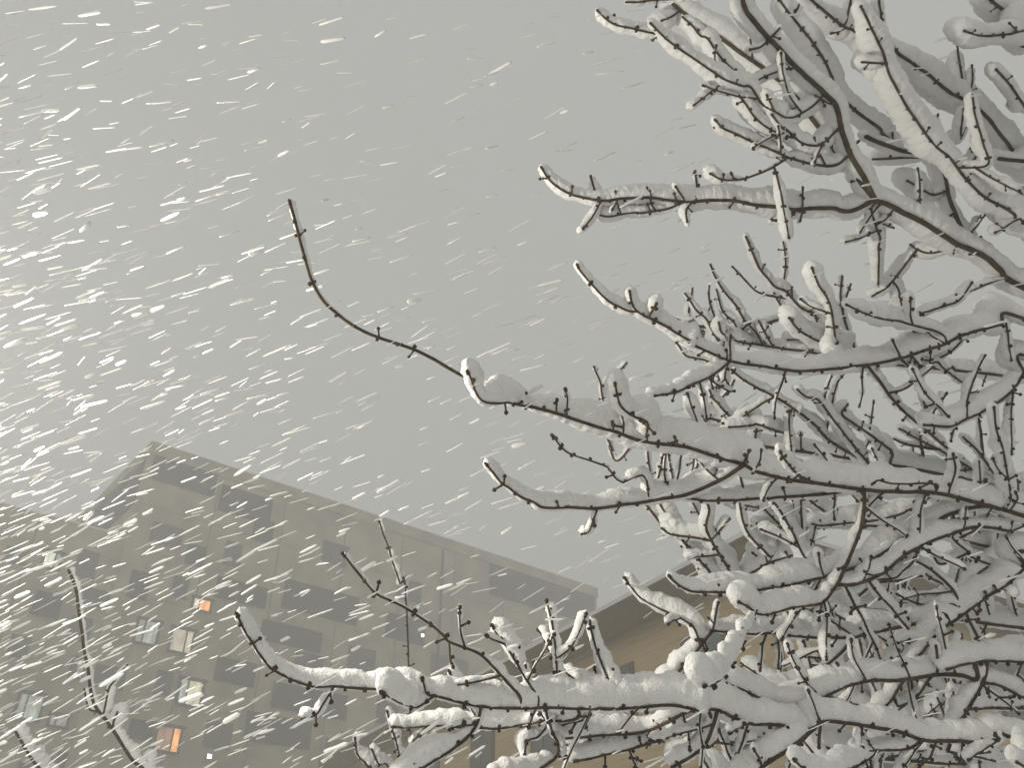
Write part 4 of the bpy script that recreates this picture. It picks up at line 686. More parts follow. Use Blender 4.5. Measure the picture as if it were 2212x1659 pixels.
(0,3.3,2.2,[24,30,37,39,37,35],[(954,2590,2579),(956,2606,2523),(946,2620,2467),(941,2635,2412)]),
(0,3.3,2.2,[10,13,16,17,16,15],[(788,2517,2516),(783,2521,2541),(781,2524,2566),(784,2526,2593)]),
(0,3.8,2.3,[0,0,0,0,0,0],[(1069,2650,2584),(1060,2645,2574),(1052,2640,2564),(1045,2635,2553)]),
(0,3.7,2.3,[18,22,27,29,28,26],[(1145,2759,2507),(1112,2797,2448),(1081,2836,2387),(1046,2873,2329)]),
(0,4.0,2.5,[13,16,19,21,20,19],[(1470,2659,2903),(1480,2691,2890),(1484,2722,2878),(1485,2752,2866)]),
(0,4.1,2.4,[16,20,24,25,24,23],[(1248,2660,2792),(1243,2662,2767),(1232,2663,2743),(1220,2663,2720)]),
(0,3.2,2.3,[20,26,31,33,32,30],[(969,2617,2660),(928,2646,2603),(880,2671,2551),(839,2700,2495)]),
(0,3.3,2.2,[12,15,19,20,19,18],[(733,2553,2594),(737,2562,2569),(735,2571,2544),(730,2580,2519)]),
(0,3.8,2.7,[27,35,42,45,43,41],[(1814,2534,3615),(1823,2564,3581),(1832,2595,3548),(1843,2625,3514)]),
(0,4.2,2.6,[14,18,21,23,22,21],[(1556,2522,3508),(1530,2509,3514),(1504,2495,3521),(1481,2480,3530)]),
(0,3.6,2.6,[12,15,18,19,18,18],[(1224,2489,3391),(1221,2518,3352),(1223,2547,3314),(1213,2575,3276)]),
(0,4.2,2.5,[9,11,13,14,13,13],[(928,2429,3328),(903,2436,3268),(877,2442,3208),(864,2449,3147)]),
(0,3.4,2.4,[18,23,27,29,28,27],[(600,2311,3198),(610,2338,3169),(620,2365,3140),(626,2392,3111)]),
(0,4.3,2.6,[18,23,27,29,28,26],[(1342,2604,3349),(1392,2577,3352),(1433,2540,3368),(1470,2501,3389)]),
(0,4.2,2.7,[16,20,24,26,25,24],[(1475,2736,3318),(1513,2740,3338),(1548,2743,3361),(1579,2742,3389)]),
(0,3.8,2.7,[16,20,24,25,24,23],[(1524,2599,3470),(1513,2577,3473),(1506,2554,3476),(1500,2532,3479)]),
(0,3.5,2.7,[29,36,44,46,44,42],[(1836,2662,3412),(1818,2689,3335),(1804,2716,3259),(1793,2742,3183)]),
(0,3.8,2.6,[28,35,42,45,43,41],[(1545,2607,3222),(1485,2567,3266),(1426,2527,3309),(1387,2480,3364)]),
(0,4.6,3.1,[20,26,31,33,31,30],[(2088,2784,4054),(2006,2782,4027),(1927,2786,3993),(1850,2792,3955)]),
(0,4.9,3.0,[0,0,0,0,0,0],[(1927,2697,4111),(1905,2681,4093),(1883,2664,4076),(1860,2647,4059)]),
(0,5.2,3.0,[25,31,38,40,39,37],[(1674,2582,4174),(1664,2545,4238),(1671,2507,4303),(1663,2470,4367)]),
(0,4.7,3.0,[27,34,41,44,42,40],[(1491,2505,4211),(1465,2538,4193),(1443,2573,4171),(1424,2609,4148)]),
(0,4.8,2.9,[11,14,18,19,18,17],[(1339,2350,4334),(1353,2348,4352),(1368,2347,4370),(1383,2345,4388)]),
(0,4.3,2.9,[0,0,0,0,0,0],[(1263,2216,4447),(1244,2209,4446),(1226,2201,4444),(1208,2192,4444)]),
(0,4.6,2.8,[36,46,55,59,56,53],[(1097,2101,4525),(1020,2093,4492),(948,2092,4449),(885,2100,4393)]),
(0,4.4,3.0,[0,0,0,0,0,0],[(1397,2452,4281),(1389,2455,4281),(1381,2457,4282),(1373,2460,4283)]),
(0,4.9,3.0,[34,43,52,55,53,50],[(1224,2364,4600),(1171,2343,4584),(1119,2321,4567),(1067,2301,4549)]),
(0,4.8,3.1,[13,16,20,21,20,19],[(1017,2292,4840),(1015,2253,4922),(1016,2213,5004),(1025,2173,5087)]),
(0,4.0,2.8,[13,16,20,21,20,19],[(548,2387,4042),(530,2369,4060),(521,2349,4081),(513,2329,4103)]),
(0,3.7,2.8,[22,28,34,36,35,33],[(411,2376,4010),(404,2358,4030),(395,2339,4050),(390,2320,4070)]),
(0,4.2,2.9,[22,27,33,35,33,32],[(1232,2362,4272),(1209,2329,4285),(1185,2298,4296),(1170,2264,4309)]),
(0,4.2,2.8,[14,18,22,23,22,21],[(1033,2289,4248),(1028,2253,4259),(1017,2218,4269),(1004,2183,4278)]),
(0,4.8,2.8,[37,47,57,60,58,55],[(1007,2312,4205),(1031,2362,4131),(1045,2413,4056),(1063,2464,3981)]),
(0,4.4,2.8,[0,0,0,0,0,0],[(844,2304,4123),(835,2293,4121),(828,2280,4120),(821,2268,4119)]),
(0,3.8,2.8,[27,34,41,44,42,40],[(1111,2187,4364),(1055,2131,4395),(1022,2069,4433),(1004,2006,4474)]),
(0,4.2,2.9,[14,17,21,22,21,20],[(1210,2292,4321),(1193,2291,4280),(1173,2288,4240),(1156,2286,4200)]),
(0,4.5,2.8,[22,28,34,36,34,33],[(1050,2217,4298),(1002,2221,4279),(957,2228,4255),(915,2238,4226)]),
(0,4.5,2.8,[0,0,0,0,0,0],[(1029,2229,4290),(1017,2219,4273),(1004,2209,4256),(993,2200,4238)]),
(0,3.8,2.7,[17,22,26,28,27,25],[(925,2113,4351),(848,2091,4337),(774,2065,4329),(702,2036,4326)]),
(0,4.5,2.7,[14,18,22,23,22,21],[(741,2004,4358),(743,1988,4388),(743,1972,4419),(749,1956,4449)]),
(0,4.3,2.7,[37,47,57,60,57,54],[(835,2046,4417),(776,2052,4361),(718,2057,4305),(662,2062,4250)]),
(0,4.5,2.7,[0,0,0,0,0,0],[(507,1874,4404),(506,1889,4416),(507,1905,4428),(509,1921,4440)]),
(0,3.9,2.6,[0,0,0,0,0,0],[(364,1837,4405),(366,1839,4425),(365,1841,4445),(365,1842,4464)]),
(0,4.6,3.1,[18,23,28,30,28,27],[(1906,2690,4200),(1922,2656,4205),(1933,2623,4212),(1943,2590,4220)]),
(0,5.2,3.3,[35,45,55,58,56,54],[(1912,2683,4539),(1992,2666,4590),(2057,2639,4658),(2115,2608,4729)]),
(0,4.5,3.0,[29,37,45,48,46,44],[(2092,2597,4213),(2049,2596,4187),(2009,2597,4158),(1966,2596,4133)]),
(0,5.1,3.0,[15,19,23,25,24,23],[(1826,2444,4276),(1850,2420,4330),(1879,2396,4383),(1897,2371,4439)]),
(0,3.9,2.9,[26,33,40,43,41,39],[(1667,2323,4339),(1677,2308,4382),(1681,2293,4425),(1696,2278,4468)]),
(0,4.6,2.8,[0,0,0,0,0,0],[(1435,2086,4474),(1431,2096,4485),(1429,2108,4494),(1427,2120,4501)]),
(0,4.9,2.9,[36,46,55,59,57,54],[(1835,2392,4295),(1894,2411,4259),(1955,2427,4228),(2015,2442,4198)]),
(0,4.5,3.3,[35,45,54,58,56,53],[(2261,2637,4601),(2224,2643,4604),(2186,2646,4610),(2148,2647,4619)]),
(0,4.8,3.1,[24,30,36,39,37,36],[(1930,2399,4713),(1953,2375,4755),(1965,2350,4800),(1963,2324,4845)]),
(0,5.3,3.1,[0,0,0,0,0,0],[(1726,2285,4745),(1731,2281,4757),(1735,2277,4770),(1738,2272,4783)]),
(0,4.9,3.2,[0,0,0,0,0,0],[(1625,2510,4584),(1625,2498,4590),(1622,2489,4595),(1619,2480,4600)]),
(0,5.1,3.2,[20,25,30,32,31,29],[(1446,2444,4777),(1395,2429,4771),(1347,2410,4771),(1299,2390,4772)]),
(0,4.5,3.3,[0,0,0,0,0,0],[(1371,2374,4935),(1380,2377,4958),(1389,2381,4982),(1396,2384,5006)]),
(0,4.6,3.0,[0,0,0,0,0,0],[(1500,2220,4821),(1481,2210,4799),(1463,2199,4778),(1446,2190,4754)]),
(0,4.6,3.1,[0,0,0,0,0,0],[(1361,2181,4958),(1368,2182,4979),(1373,2183,5000),(1377,2184,5021)]),
(0,4.2,2.9,[0,0,0,0,0,0],[(2032,2110,4767),(2008,2090,4758),(1985,2070,4748),(1961,2051,4738)]),
(0,4.5,3.0,[22,29,35,37,36,34],[(1482,2585,4186),(1513,2600,4188),(1544,2615,4189),(1576,2630,4192)]),
(0,3.6,2.5,[27,34,40,43,41,39],[(1403,2420,3514),(1382,2380,3521),(1370,2339,3528),(1355,2299,3535)]),
(0,4.2,2.7,[25,32,39,42,40,38],[(1171,2509,3636),(1133,2506,3650),(1095,2502,3665),(1064,2491,3689)]),
(0,3.0,2.1,[20,26,31,33,31,30],[(1431,2724,2201),(1390,2712,2180),(1348,2698,2160),(1309,2686,2139)]),
(0,3.0,2.2,[8,11,13,14,13,13],[(1313,2704,2193),(1317,2728,2180),(1322,2754,2166),(1325,2779,2153)]),
(0,3.0,2.1,[23,30,36,38,37,35],[(1190,2678,2190),(1163,2700,2163),(1140,2724,2132),(1113,2746,2104)]),
(0,3.6,2.1,[14,17,21,22,21,20],[(999,2616,2215),(983,2599,2191),(970,2581,2167),(959,2563,2143)]),
(0,3.2,2.1,[13,17,20,22,21,20],[(875,2587,2214),(855,2560,2235),(841,2532,2259),(826,2504,2282)]),
(0,3.2,2.0,[13,17,20,21,20,19],[(659,2540,2205),(634,2518,2192),(609,2497,2177),(584,2475,2163)]),
(0,3.0,2.0,[9,12,14,15,15,14],[(517,2487,2228),(515,2518,2183),(520,2549,2138),(517,2579,2093)]),
(0,2.7,2.0,[7,9,11,12,11,11],[(342,2436,2221),(320,2433,2199),(300,2430,2176),(280,2427,2153)]),
(0,2.7,2.0,[9,11,14,15,14,14],[(210,2409,2211),(185,2449,2162),(156,2487,2116),(131,2527,2067)]),
(0,2.8,1.9,[10,13,16,17,16,15],[(65,2375,2204),(56,2384,2191),(50,2393,2178),(45,2402,2164)]),
(0,2.7,2.0,[11,15,18,19,18,18],[(259,2408,2291),(212,2432,2283),(168,2460,2270),(123,2489,2256)]),
(0,3.1,2.0,[19,24,29,31,30,29],[(121,2397,2338),(157,2371,2363),(182,2340,2395),(199,2307,2430)]),
(0,2.9,1.9,[17,21,25,27,26,24],[(41,2358,2269),(62,2321,2298),(87,2284,2325),(108,2248,2353)]),
(0,2.7,2.0,[11,14,16,17,17,16],[(-20,2343,2361),(-36,2321,2360),(-52,2298,2359),(-66,2273,2361)]),
(0,2.9,1.9,[11,14,17,18,17,17],[(-31,2315,2270),(-85,2311,2256),(-139,2307,2243),(-191,2306,2226)]),
(0,3.2,1.9,[9,11,13,14,13,12],[(-122,2269,2328),(-131,2220,2347),(-133,2171,2366),(-130,2122,2384)]),
(0,3.0,1.9,[16,20,24,25,24,23],[(-91,2353,2159),(-113,2347,2154),(-135,2339,2150),(-156,2336,2141)]),
(0,3.4,2.1,[19,24,29,31,30,28],[(97,2590,2223),(65,2551,2258),(44,2509,2297),(37,2466,2339)]),
(0,3.0,2.1,[25,31,38,40,39,37],[(-85,2634,2213),(-115,2605,2259),(-149,2578,2304),(-181,2549,2350)]),
(0,3.2,2.1,[9,12,14,15,14,14],[(479,2556,2231),(488,2570,2205),(494,2584,2178),(496,2598,2150)]),
(0,3.1,2.2,[0,0,0,0,0,0],[(403,2707,2226),(404,2723,2224),(407,2739,2221),(408,2755,2218)]),
(0,3.1,2.2,[0,0,0,0,0,0],[(497,2768,2229),(492,2766,2238),(490,2763,2249),(486,2761,2259)]),
(0,3.8,2.2,[0,0,0,0,0,0],[(384,2762,2192),(382,2756,2198),(379,2750,2204),(378,2744,2210)]),
(0,3.0,2.0,[0,0,0,0,0,0],[(124,2564,2125),(130,2545,2118),(137,2526,2112),(143,2507,2105)]),
(0,3.1,2.0,[16,20,25,26,25,24],[(555,2528,2199),(500,2545,2187),(444,2562,2175),(387,2577,2167)]),
(0,3.5,2.0,[0,0,0,0,0,0],[(793,2565,2161),(794,2565,2152),(794,2566,2142),(793,2566,2133)]),
(0,2.5,1.9,[13,16,20,21,20,19],[(813,2426,2059),(800,2417,2043),(785,2406,2027),(774,2397,2011)]),
(0,3.3,2.5,[10,12,15,16,15,15],[(1720,2761,2763),(1689,2737,2784),(1660,2712,2806),(1636,2686,2830)]),
(0,3.8,2.4,[0,0,0,0,0,0],[(1529,2775,2640),(1518,2759,2624),(1505,2743,2608),(1491,2727,2593)]),
(0,3.3,2.4,[24,30,37,39,38,36],[(1345,2787,2518),(1308,2790,2516),(1270,2792,2517),(1233,2797,2512)]),
(0,3.2,2.3,[28,35,42,45,43,41],[(1247,2809,2413),(1251,2828,2363),(1257,2846,2313),(1268,2864,2265)]),
(0,4.2,2.4,[9,12,14,15,15,14],[(1446,2763,2673),(1399,2778,2673),(1352,2792,2675),(1306,2813,2667)]),
(0,3.5,2.4,[8,10,12,13,12,12],[(1634,2828,2460),(1616,2840,2430),(1603,2854,2400),(1597,2868,2368)]),
(0,3.7,2.3,[8,11,13,14,13,13],[(1460,2785,2380),(1508,2817,2360),(1556,2851,2339),(1603,2885,2316)]),
(0,3.4,2.4,[0,0,0,0,0,0],[(1318,2839,2589),(1309,2827,2590),(1300,2814,2592),(1293,2801,2595)]),
(0,3.5,2.4,[9,11,13,14,13,13],[(1094,2850,2548),(1063,2816,2579),(1041,2779,2615),(1018,2743,2651)]),
(0,4.0,2.4,[13,16,20,21,20,19],[(812,2764,2531),(800,2783,2500),(797,2803,2467),(790,2823,2435)]),
(0,3.7,2.3,[0,0,0,0,0,0],[(592,2718,2483),(599,2738,2481),(606,2759,2479),(613,2780,2477)]),
(0,3.3,2.3,[14,18,21,23,22,21],[(529,2697,2558),(512,2678,2547),(495,2659,2535),(480,2642,2521)]),
(0,3.7,2.3,[27,34,41,43,41,40],[(1388,2778,2405),(1352,2729,2458),(1331,2678,2514),(1310,2627,2570)]),
(0,3.7,2.3,[13,17,21,22,21,20],[(1221,2734,2382),(1199,2708,2427),(1178,2682,2473),(1162,2654,2520)]),
(0,3.0,2.2,[20,25,30,31,30,29],[(1066,2681,2359),(1034,2639,2384),(1007,2595,2411),(994,2549,2440)]),
(0,3.5,2.2,[21,27,32,34,33,31],[(911,2647,2302),(861,2609,2334),(823,2566,2374),(796,2519,2418)]),
(0,3.7,2.5,[0,0,0,0,0,0],[(1479,2707,2827),(1498,2722,2838),(1515,2736,2850),(1533,2749,2863)]),
(1,5.7,3.5,[0,0,0,0,0,0],[(1324,3198,4294),(1319,3172,4293),(1312,3146,4291),(1303,3119,4289)]),
(1,5.1,3.6,[22,28,34,36,35,33],[(1325,3324,4397),(1331,3260,4461),(1334,3196,4524),(1319,3133,4587)]),
(1,4.8,3.6,[0,0,0,0,0,0],[(1142,3352,4265),(1141,3339,4272),(1137,3326,4278),(1132,3314,4284)]),
(1,5.4,3.5,[0,0,0,0,0,0],[(1627,3632,3680),(1633,3637,3693),(1639,3642,3707),(1645,3647,3721)]),
(1,5.2,3.2,[19,24,29,30,29,28],[(1381,3326,3604),(1396,3276,3664),(1407,3226,3724),(1425,3177,3783)]),
(1,4.2,3.1,[35,44,53,56,54,52],[(1171,3110,3620),(1166,3149,3536),(1168,3188,3452),(1160,3226,3368)]),
(1,5.0,3.1,[29,36,44,46,44,42],[(1092,3049,3630),(1000,3062,3576),(913,3078,3518),(839,3102,3448)]),
(1,4.7,3.4,[15,19,23,24,23,22],[(1609,3514,3612),(1647,3482,3687),(1662,3447,3767),(1680,3412,3848)]),
(1,4.8,3.2,[13,16,20,21,20,19],[(1322,3141,3650),(1346,3105,3716),(1376,3070,3780),(1400,3033,3846)]),
(1,5.5,3.2,[0,0,0,0,0,0],[(1571,3304,3596),(1567,3290,3601),(1562,3276,3606),(1558,3263,3611)]),
(1,6.2,3.6,[31,39,47,50,48,46],[(475,3647,3794),(449,3637,3816),(424,3625,3840),(402,3613,3865)]),
(1,5.9,3.5,[26,33,40,43,41,39],[(425,3485,3973),(465,3452,3996),(503,3417,4021),(542,3384,4045)]),
(1,4.6,2.9,[26,33,39,42,40,38],[(831,3291,3032),(788,3285,3022),(745,3277,3015),(702,3269,3006)]),
(1,4.3,2.9,[27,35,42,45,43,41],[(1149,3218,2986),(1168,3210,3023),(1184,3200,3061),(1199,3190,3100)]),
(1,4.6,3.1,[33,41,50,53,50,48],[(1746,3392,3305),(1659,3339,3354),(1578,3284,3408),(1522,3218,3477)]),
(1,4.3,3.1,[15,19,22,24,23,22],[(1548,3355,3222),(1492,3326,3249),(1437,3297,3278),(1391,3263,3314)]),
(1,5.3,3.7,[17,21,26,27,26,25],[(2478,3982,3701),(2416,4020,3610),(2371,4061,3514),(2349,4105,3414)]),
(1,6.4,3.7,[0,0,0,0,0,0],[(2264,3924,3714),(2261,3936,3698),(2261,3948,3682),(2265,3960,3666)]),
(1,6.1,3.7,[20,25,31,33,31,30],[(2030,3861,3728),(2022,3853,3766),(2018,3844,3806),(2022,3835,3847)]),
(1,5.4,3.6,[26,33,40,43,41,39],[(1797,3798,3740),(1762,3828,3697),(1729,3859,3653),(1690,3888,3612)]),
(1,5.6,3.6,[26,32,39,42,40,38],[(1403,3701,3744),(1399,3677,3765),(1396,3653,3785),(1392,3629,3806)]),
(1,5.9,3.5,[0,0,0,0,0,0],[(1187,3648,3745),(1174,3639,3728),(1161,3629,3712),(1150,3621,3694)]),
(1,5.7,3.6,[43,54,65,70,67,64],[(2470,4181,3029),(2430,4122,3113),(2402,4060,3200),(2373,3999,3286)]),
(1,5.7,3.5,[14,18,22,23,22,21],[(2269,4113,3036),(2225,4116,2983),(2179,4116,2934),(2135,4117,2883)]),
(1,5.1,3.5,[0,0,0,0,0,0],[(1963,4015,3034),(1965,4023,3047),(1968,4032,3060),(1974,4039,3074)]),
(1,5.2,3.4,[0,0,0,0,0,0],[(1612,3899,3031),(1594,3884,3013),(1578,3870,2995),(1564,3856,2975)]),
(1,5.3,3.3,[11,14,17,18,18,17],[(1322,3797,3030),(1289,3791,2994),(1254,3782,2961),(1219,3774,2928)]),
(1,6.7,3.9,[20,25,30,32,30,29],[(2728,3862,4280),(2712,3833,4301),(2697,3804,4322),(2684,3774,4342)]),
(1,5.2,3.9,[0,0,0,0,0,0],[(2518,3815,4286),(2506,3820,4265),(2494,3824,4245),(2484,3829,4223)]),
(1,5.6,3.9,[33,42,50,54,52,49],[(2153,3745,4277),(2152,3723,4320),(2165,3702,4362),(2172,3681,4405)]),
(1,5.5,3.8,[15,19,23,25,24,23],[(1816,3673,4275),(1762,3688,4249),(1716,3708,4215),(1678,3731,4176)]),
(1,4.8,3.5,[0,0,0,0,0,0],[(2382,3865,3303),(2386,3862,3319),(2387,3858,3335),(2393,3855,3351)]),
(1,5.6,3.4,[30,38,47,50,48,46],[(2121,3775,3310),(2090,3838,3240),(2070,3903,3166),(2042,3968,3093)]),
(1,5.0,3.3,[47,59,72,76,73,69],[(1788,3663,3310),(1734,3702,3216),(1694,3742,3119),(1669,3784,3021)]),
(1,5.2,3.5,[12,15,18,19,18,17],[(2434,4300,2677),(2354,4250,2729),(2271,4202,2777),(2211,4143,2842)]),
(1,5.2,3.4,[22,27,33,35,34,32],[(2035,4181,2649),(2025,4145,2713),(2010,4110,2776),(2011,4073,2841)]),
(1,5.5,3.3,[34,42,51,54,52,49],[(1759,4106,2613),(1714,4121,2551),(1674,4137,2489),(1627,4151,2429)]),
(1,4.8,3.2,[22,27,33,35,34,32],[(1402,3950,2641),(1387,3909,2681),(1371,3869,2720),(1365,3828,2760)]),
(1,5.2,3.5,[0,0,0,0,0,0],[(2415,4425,2419),(2422,4429,2429),(2429,4433,2439),(2434,4437,2449)]),
(1,4.7,3.4,[28,35,43,45,44,42],[(2102,4337,2444),(2061,4360,2408),(2026,4387,2368),(2003,4417,2322)]),
(1,5.4,3.3,[11,14,17,18,17,16],[(1880,4283,2448),(1818,4285,2396),(1772,4291,2336),(1739,4300,2273)]),
(1,5.4,3.3,[0,0,0,0,0,0],[(1506,4180,2469),(1505,4177,2483),(1502,4173,2498),(1501,4170,2513)]),
(1,5.1,3.2,[0,0,0,0,0,0],[(1116,4063,2498),(1109,4048,2503),(1103,4032,2508),(1097,4017,2513)]),
(1,5.1,3.4,[13,17,20,21,20,19],[(1942,4040,3039),(1894,3974,3086),(1844,3909,3131),(1807,3842,3179)]),
(1,5.2,3.5,[14,17,21,23,22,21],[(1705,3992,3093),(1707,3979,3131),(1721,3966,3169),(1735,3953,3206)]),
(1,4.5,3.3,[0,0,0,0,0,0],[(1236,3800,2955),(1250,3820,2959),(1264,3840,2961),(1277,3861,2963)]),
(1,4.8,3.3,[24,30,36,39,37,35],[(1328,3938,2786),(1366,3920,2780),(1402,3894,2785),(1434,3864,2797)]),
(1,4.8,3.3,[0,0,0,0,0,0],[(1331,3813,2994),(1342,3789,2992),(1352,3764,2992),(1359,3738,2994)]),
(1,5.4,3.3,[21,26,32,34,32,31],[(1732,3916,2905),(1721,3964,2848),(1716,4014,2789),(1724,4064,2730)]),
(1,4.5,3.3,[19,24,29,31,30,29],[(1444,3836,2989),(1420,3886,2905),(1392,3935,2822),(1376,3986,2737)]),
(1,5.4,3.4,[40,50,61,65,62,59],[(2096,3930,3119),(2205,3913,3132),(2304,3879,3171),(2388,3832,3226)]),
(1,5.1,3.4,[27,35,42,45,43,41],[(2209,3770,3203),(2217,3752,3239),(2220,3733,3275),(2225,3713,3311)]),
(1,5.2,3.4,[15,19,23,25,24,23],[(1802,3884,3100),(1781,3860,3145),(1758,3836,3189),(1744,3810,3236)]),
(1,4.5,3.1,[0,0,0,0,0,0],[(1035,3527,3062),(1034,3523,3070),(1033,3519,3077),(1035,3515,3085)]),
(1,4.4,3.2,[0,0,0,0,0,0],[(1311,3443,3335),(1318,3443,3353),(1325,3444,3371),(1328,3444,3389)]),
(1,5.4,3.4,[22,28,34,36,35,33],[(1777,3737,3220),(1765,3765,3171),(1749,3792,3123),(1749,3819,3074)]),
(1,4.9,3.4,[32,40,48,52,49,47],[(2147,3856,3200),(2135,3874,3157),(2122,3892,3114),(2117,3910,3071)]),
(1,6.0,3.5,[14,18,22,23,22,22],[(2226,3916,3244),(2254,3952,3223),(2284,3988,3203),(2314,4024,3182)]),
(1,5.3,3.4,[13,16,19,21,20,19],[(2309,3766,3350),(2383,3758,3375),(2454,3746,3406),(2524,3733,3438)]),
(1,4.5,3.1,[0,0,0,0,0,0],[(1190,3423,3208),(1182,3434,3196),(1174,3444,3184),(1172,3456,3170)]),
(1,5.5,3.4,[33,42,50,54,51,49],[(2143,3732,3344),(2130,3659,3425),(2147,3588,3504),(2136,3516,3584)]),
(1,5.3,3.4,[0,0,0,0,0,0],[(2337,3663,3468),(2346,3650,3460),(2354,3636,3453),(2362,3623,3444)]),
(1,4.9,3.2,[19,24,29,31,30,28],[(1245,3495,3289),(1234,3469,3316),(1221,3443,3342),(1217,3417,3370)]),
(1,4.4,3.3,[47,59,72,76,73,70],[(1817,4121,2601),(1709,4088,2639),(1599,4059,2671),(1489,4030,2703)]),
(1,4.4,3.1,[19,24,29,30,29,28],[(1190,3881,2510),(1215,3858,2509),(1239,3835,2506),(1264,3814,2502)]),
(1,4.8,3.2,[0,0,0,0,0,0],[(1102,3864,2579),(1114,3875,2587),(1126,3886,2595),(1138,3896,2603)]),
(1,4.8,3.4,[36,46,55,59,56,54],[(1821,4147,2600),(1796,4199,2532),(1794,4253,2460),(1796,4307,2388)]),
(1,4.7,3.4,[32,41,50,53,51,48],[(2019,4147,2744),(1986,4089,2812),(1968,4029,2883),(1951,3969,2954)]),
(1,4.7,3.2,[21,26,32,34,33,31],[(1459,3921,2694),(1507,3889,2725),(1541,3850,2767),(1579,3812,2806)]),
(1,5.3,3.2,[25,32,38,41,39,38],[(1348,3727,2798),(1289,3752,2787),(1234,3784,2766),(1177,3815,2747)]),
(1,5.6,3.4,[17,21,26,28,26,25],[(1761,4080,2687),(1748,4080,2699),(1739,4078,2714),(1733,4075,2731)]),
(1,4.6,3.4,[37,47,56,60,57,55],[(2014,4154,2711),(1939,4174,2648),(1883,4200,2575),(1822,4224,2506)]),
(1,4.9,3.3,[20,26,31,33,32,31],[(1201,3979,2692),(1192,3954,2747),(1202,3929,2803),(1197,3903,2860)]),
(1,5.4,3.3,[0,0,0,0,0,0],[(1742,4204,2462),(1747,4190,2475),(1751,4176,2487),(1754,4162,2500)]),
(1,4.7,3.2,[0,0,0,0,0,0],[(1914,4055,2442),(1909,4034,2429),(1901,4013,2415),(1893,3992,2401)]),
(1,5.2,3.2,[15,19,23,25,24,23],[(1120,4060,2409),(1072,4049,2435),(1029,4033,2469),(984,4018,2501)]),
(1,5.2,3.3,[41,51,62,66,63,60],[(1629,4114,2546),(1721,4079,2563),(1810,4041,2586),(1884,3988,2630)]),
(1,5.0,3.2,[17,21,26,27,26,25],[(813,3964,2464),(824,3945,2490),(832,3925,2516),(832,3905,2543)]),
(1,5.7,3.4,[19,24,30,31,30,29],[(1917,4247,2544),(1944,4229,2537),(1970,4215,2526),(1993,4204,2509)]),
(1,5.5,3.5,[0,0,0,0,0,0],[(2062,4228,2717),(2054,4217,2730),(2048,4206,2743),(2044,4194,2756)]),
(1,5.6,3.3,[28,35,43,45,44,42],[(1278,4060,2561),(1266,4028,2642),(1263,3995,2724),(1256,3962,2807)]),
(1,4.7,3.3,[16,21,25,27,26,25],[(1442,4020,2700),(1485,4028,2690),(1529,4036,2680),(1572,4045,2669)]),
(1,5.4,3.1,[0,0,0,0,0,0],[(589,3950,2461),(580,3929,2449),(570,3907,2438),(562,3886,2427)]),
(1,5.2,3.1,[14,18,22,23,23,22],[(421,3883,2435),(379,3848,2476),(342,3811,2520),(323,3769,2571)]),
(1,4.8,3.4,[22,28,34,36,34,32],[(2225,4352,2406),(2209,4351,2364),(2194,4348,2322),(2175,4345,2281)]),
(1,4.6,3.4,[17,22,27,29,27,26],[(2025,4236,2506),(1954,4234,2504),(1884,4239,2493),(1813,4242,2484)]),
(1,4.9,3.2,[0,0,0,0,0,0],[(959,4024,2400),(971,4042,2392),(983,4061,2384),(993,4080,2375)]),
(1,6.1,3.7,[39,49,60,64,61,58],[(2318,3898,3756),(2235,3902,3747),(2156,3915,3725),(2077,3928,3704)]),
(1,5.9,3.7,[0,0,0,0,0,0],[(2187,3910,3765),(2174,3920,3752),(2160,3929,3741),(2146,3939,3729)]),
(1,4.8,3.4,[21,26,32,34,32,31],[(931,3454,3841),(966,3410,3854),(996,3363,3871),(1016,3312,3893)]),
(1,6.1,3.8,[40,50,60,64,62,59],[(1743,3597,4351),(1630,3584,4342),(1517,3573,4329),(1405,3561,4320)]),
(1,5.6,3.8,[20,26,31,34,32,31],[(993,3525,4369),(991,3516,4404),(1001,3508,4438),(1012,3499,4473)]),
(1,6.1,3.8,[20,25,31,33,31,30],[(1558,3600,4322),(1548,3562,4349),(1543,3523,4375),(1536,3484,4402)]),
]


def resample(P, step):
    """centripetal-ish Catmull-Rom through P, evenly spaced"""
    if len(P) == 2:
        fine = [P[0].lerp(P[1], i / 8) for i in range(9)]
    else:
        fine = []
        Q = [P[0] * 2 - P[1]] + P + [P[-1] * 2 - P[-2]]
        for i in range(1, len(Q) - 2):
            p0, p1, p2, p3 = Q[i - 1:i + 3]
            for s in range(8):
                t = s / 8
                fine.append(0.5 * ((2 * p1) + (p2 - p0) * t + (2 * p0 - 5 * p1 + 4 * p2 - p3) * t * t + (3 * p1 - p0 - 3 * p2 + p3) * t ** 3))
        fine.append(P[-1].copy())
    L = [0.0]
    for a, b in zip(fine, fine[1:]): L.append(L[-1] + (b - a).length)
    n = max(4, int(L[-1] / step))
    out = []; j = 0
    for i in range(n + 1):
        d = L[-1] * i / n
        while j < len(L) - 2 and L[j + 1] < d: j += 1
        f = (d - L[j]) / max(1e-9, L[j + 1] - L[j])
        out.append(fine[j].lerp(fine[j + 1], f))
    return out, L[-1]

def tangents(P):
    T = []
    for i in range(len(P)):
        T.append((P[min(i + 1, len(P) - 1)] - P[max(i - 1, 0)]).normalized())
    return T

def interp(seq, t):
    k = t * (len(seq) - 1); j = min(int(k), len(seq) - 2); f = k - j
    return seq[j] * (1 - f) + seq[j + 1] * f

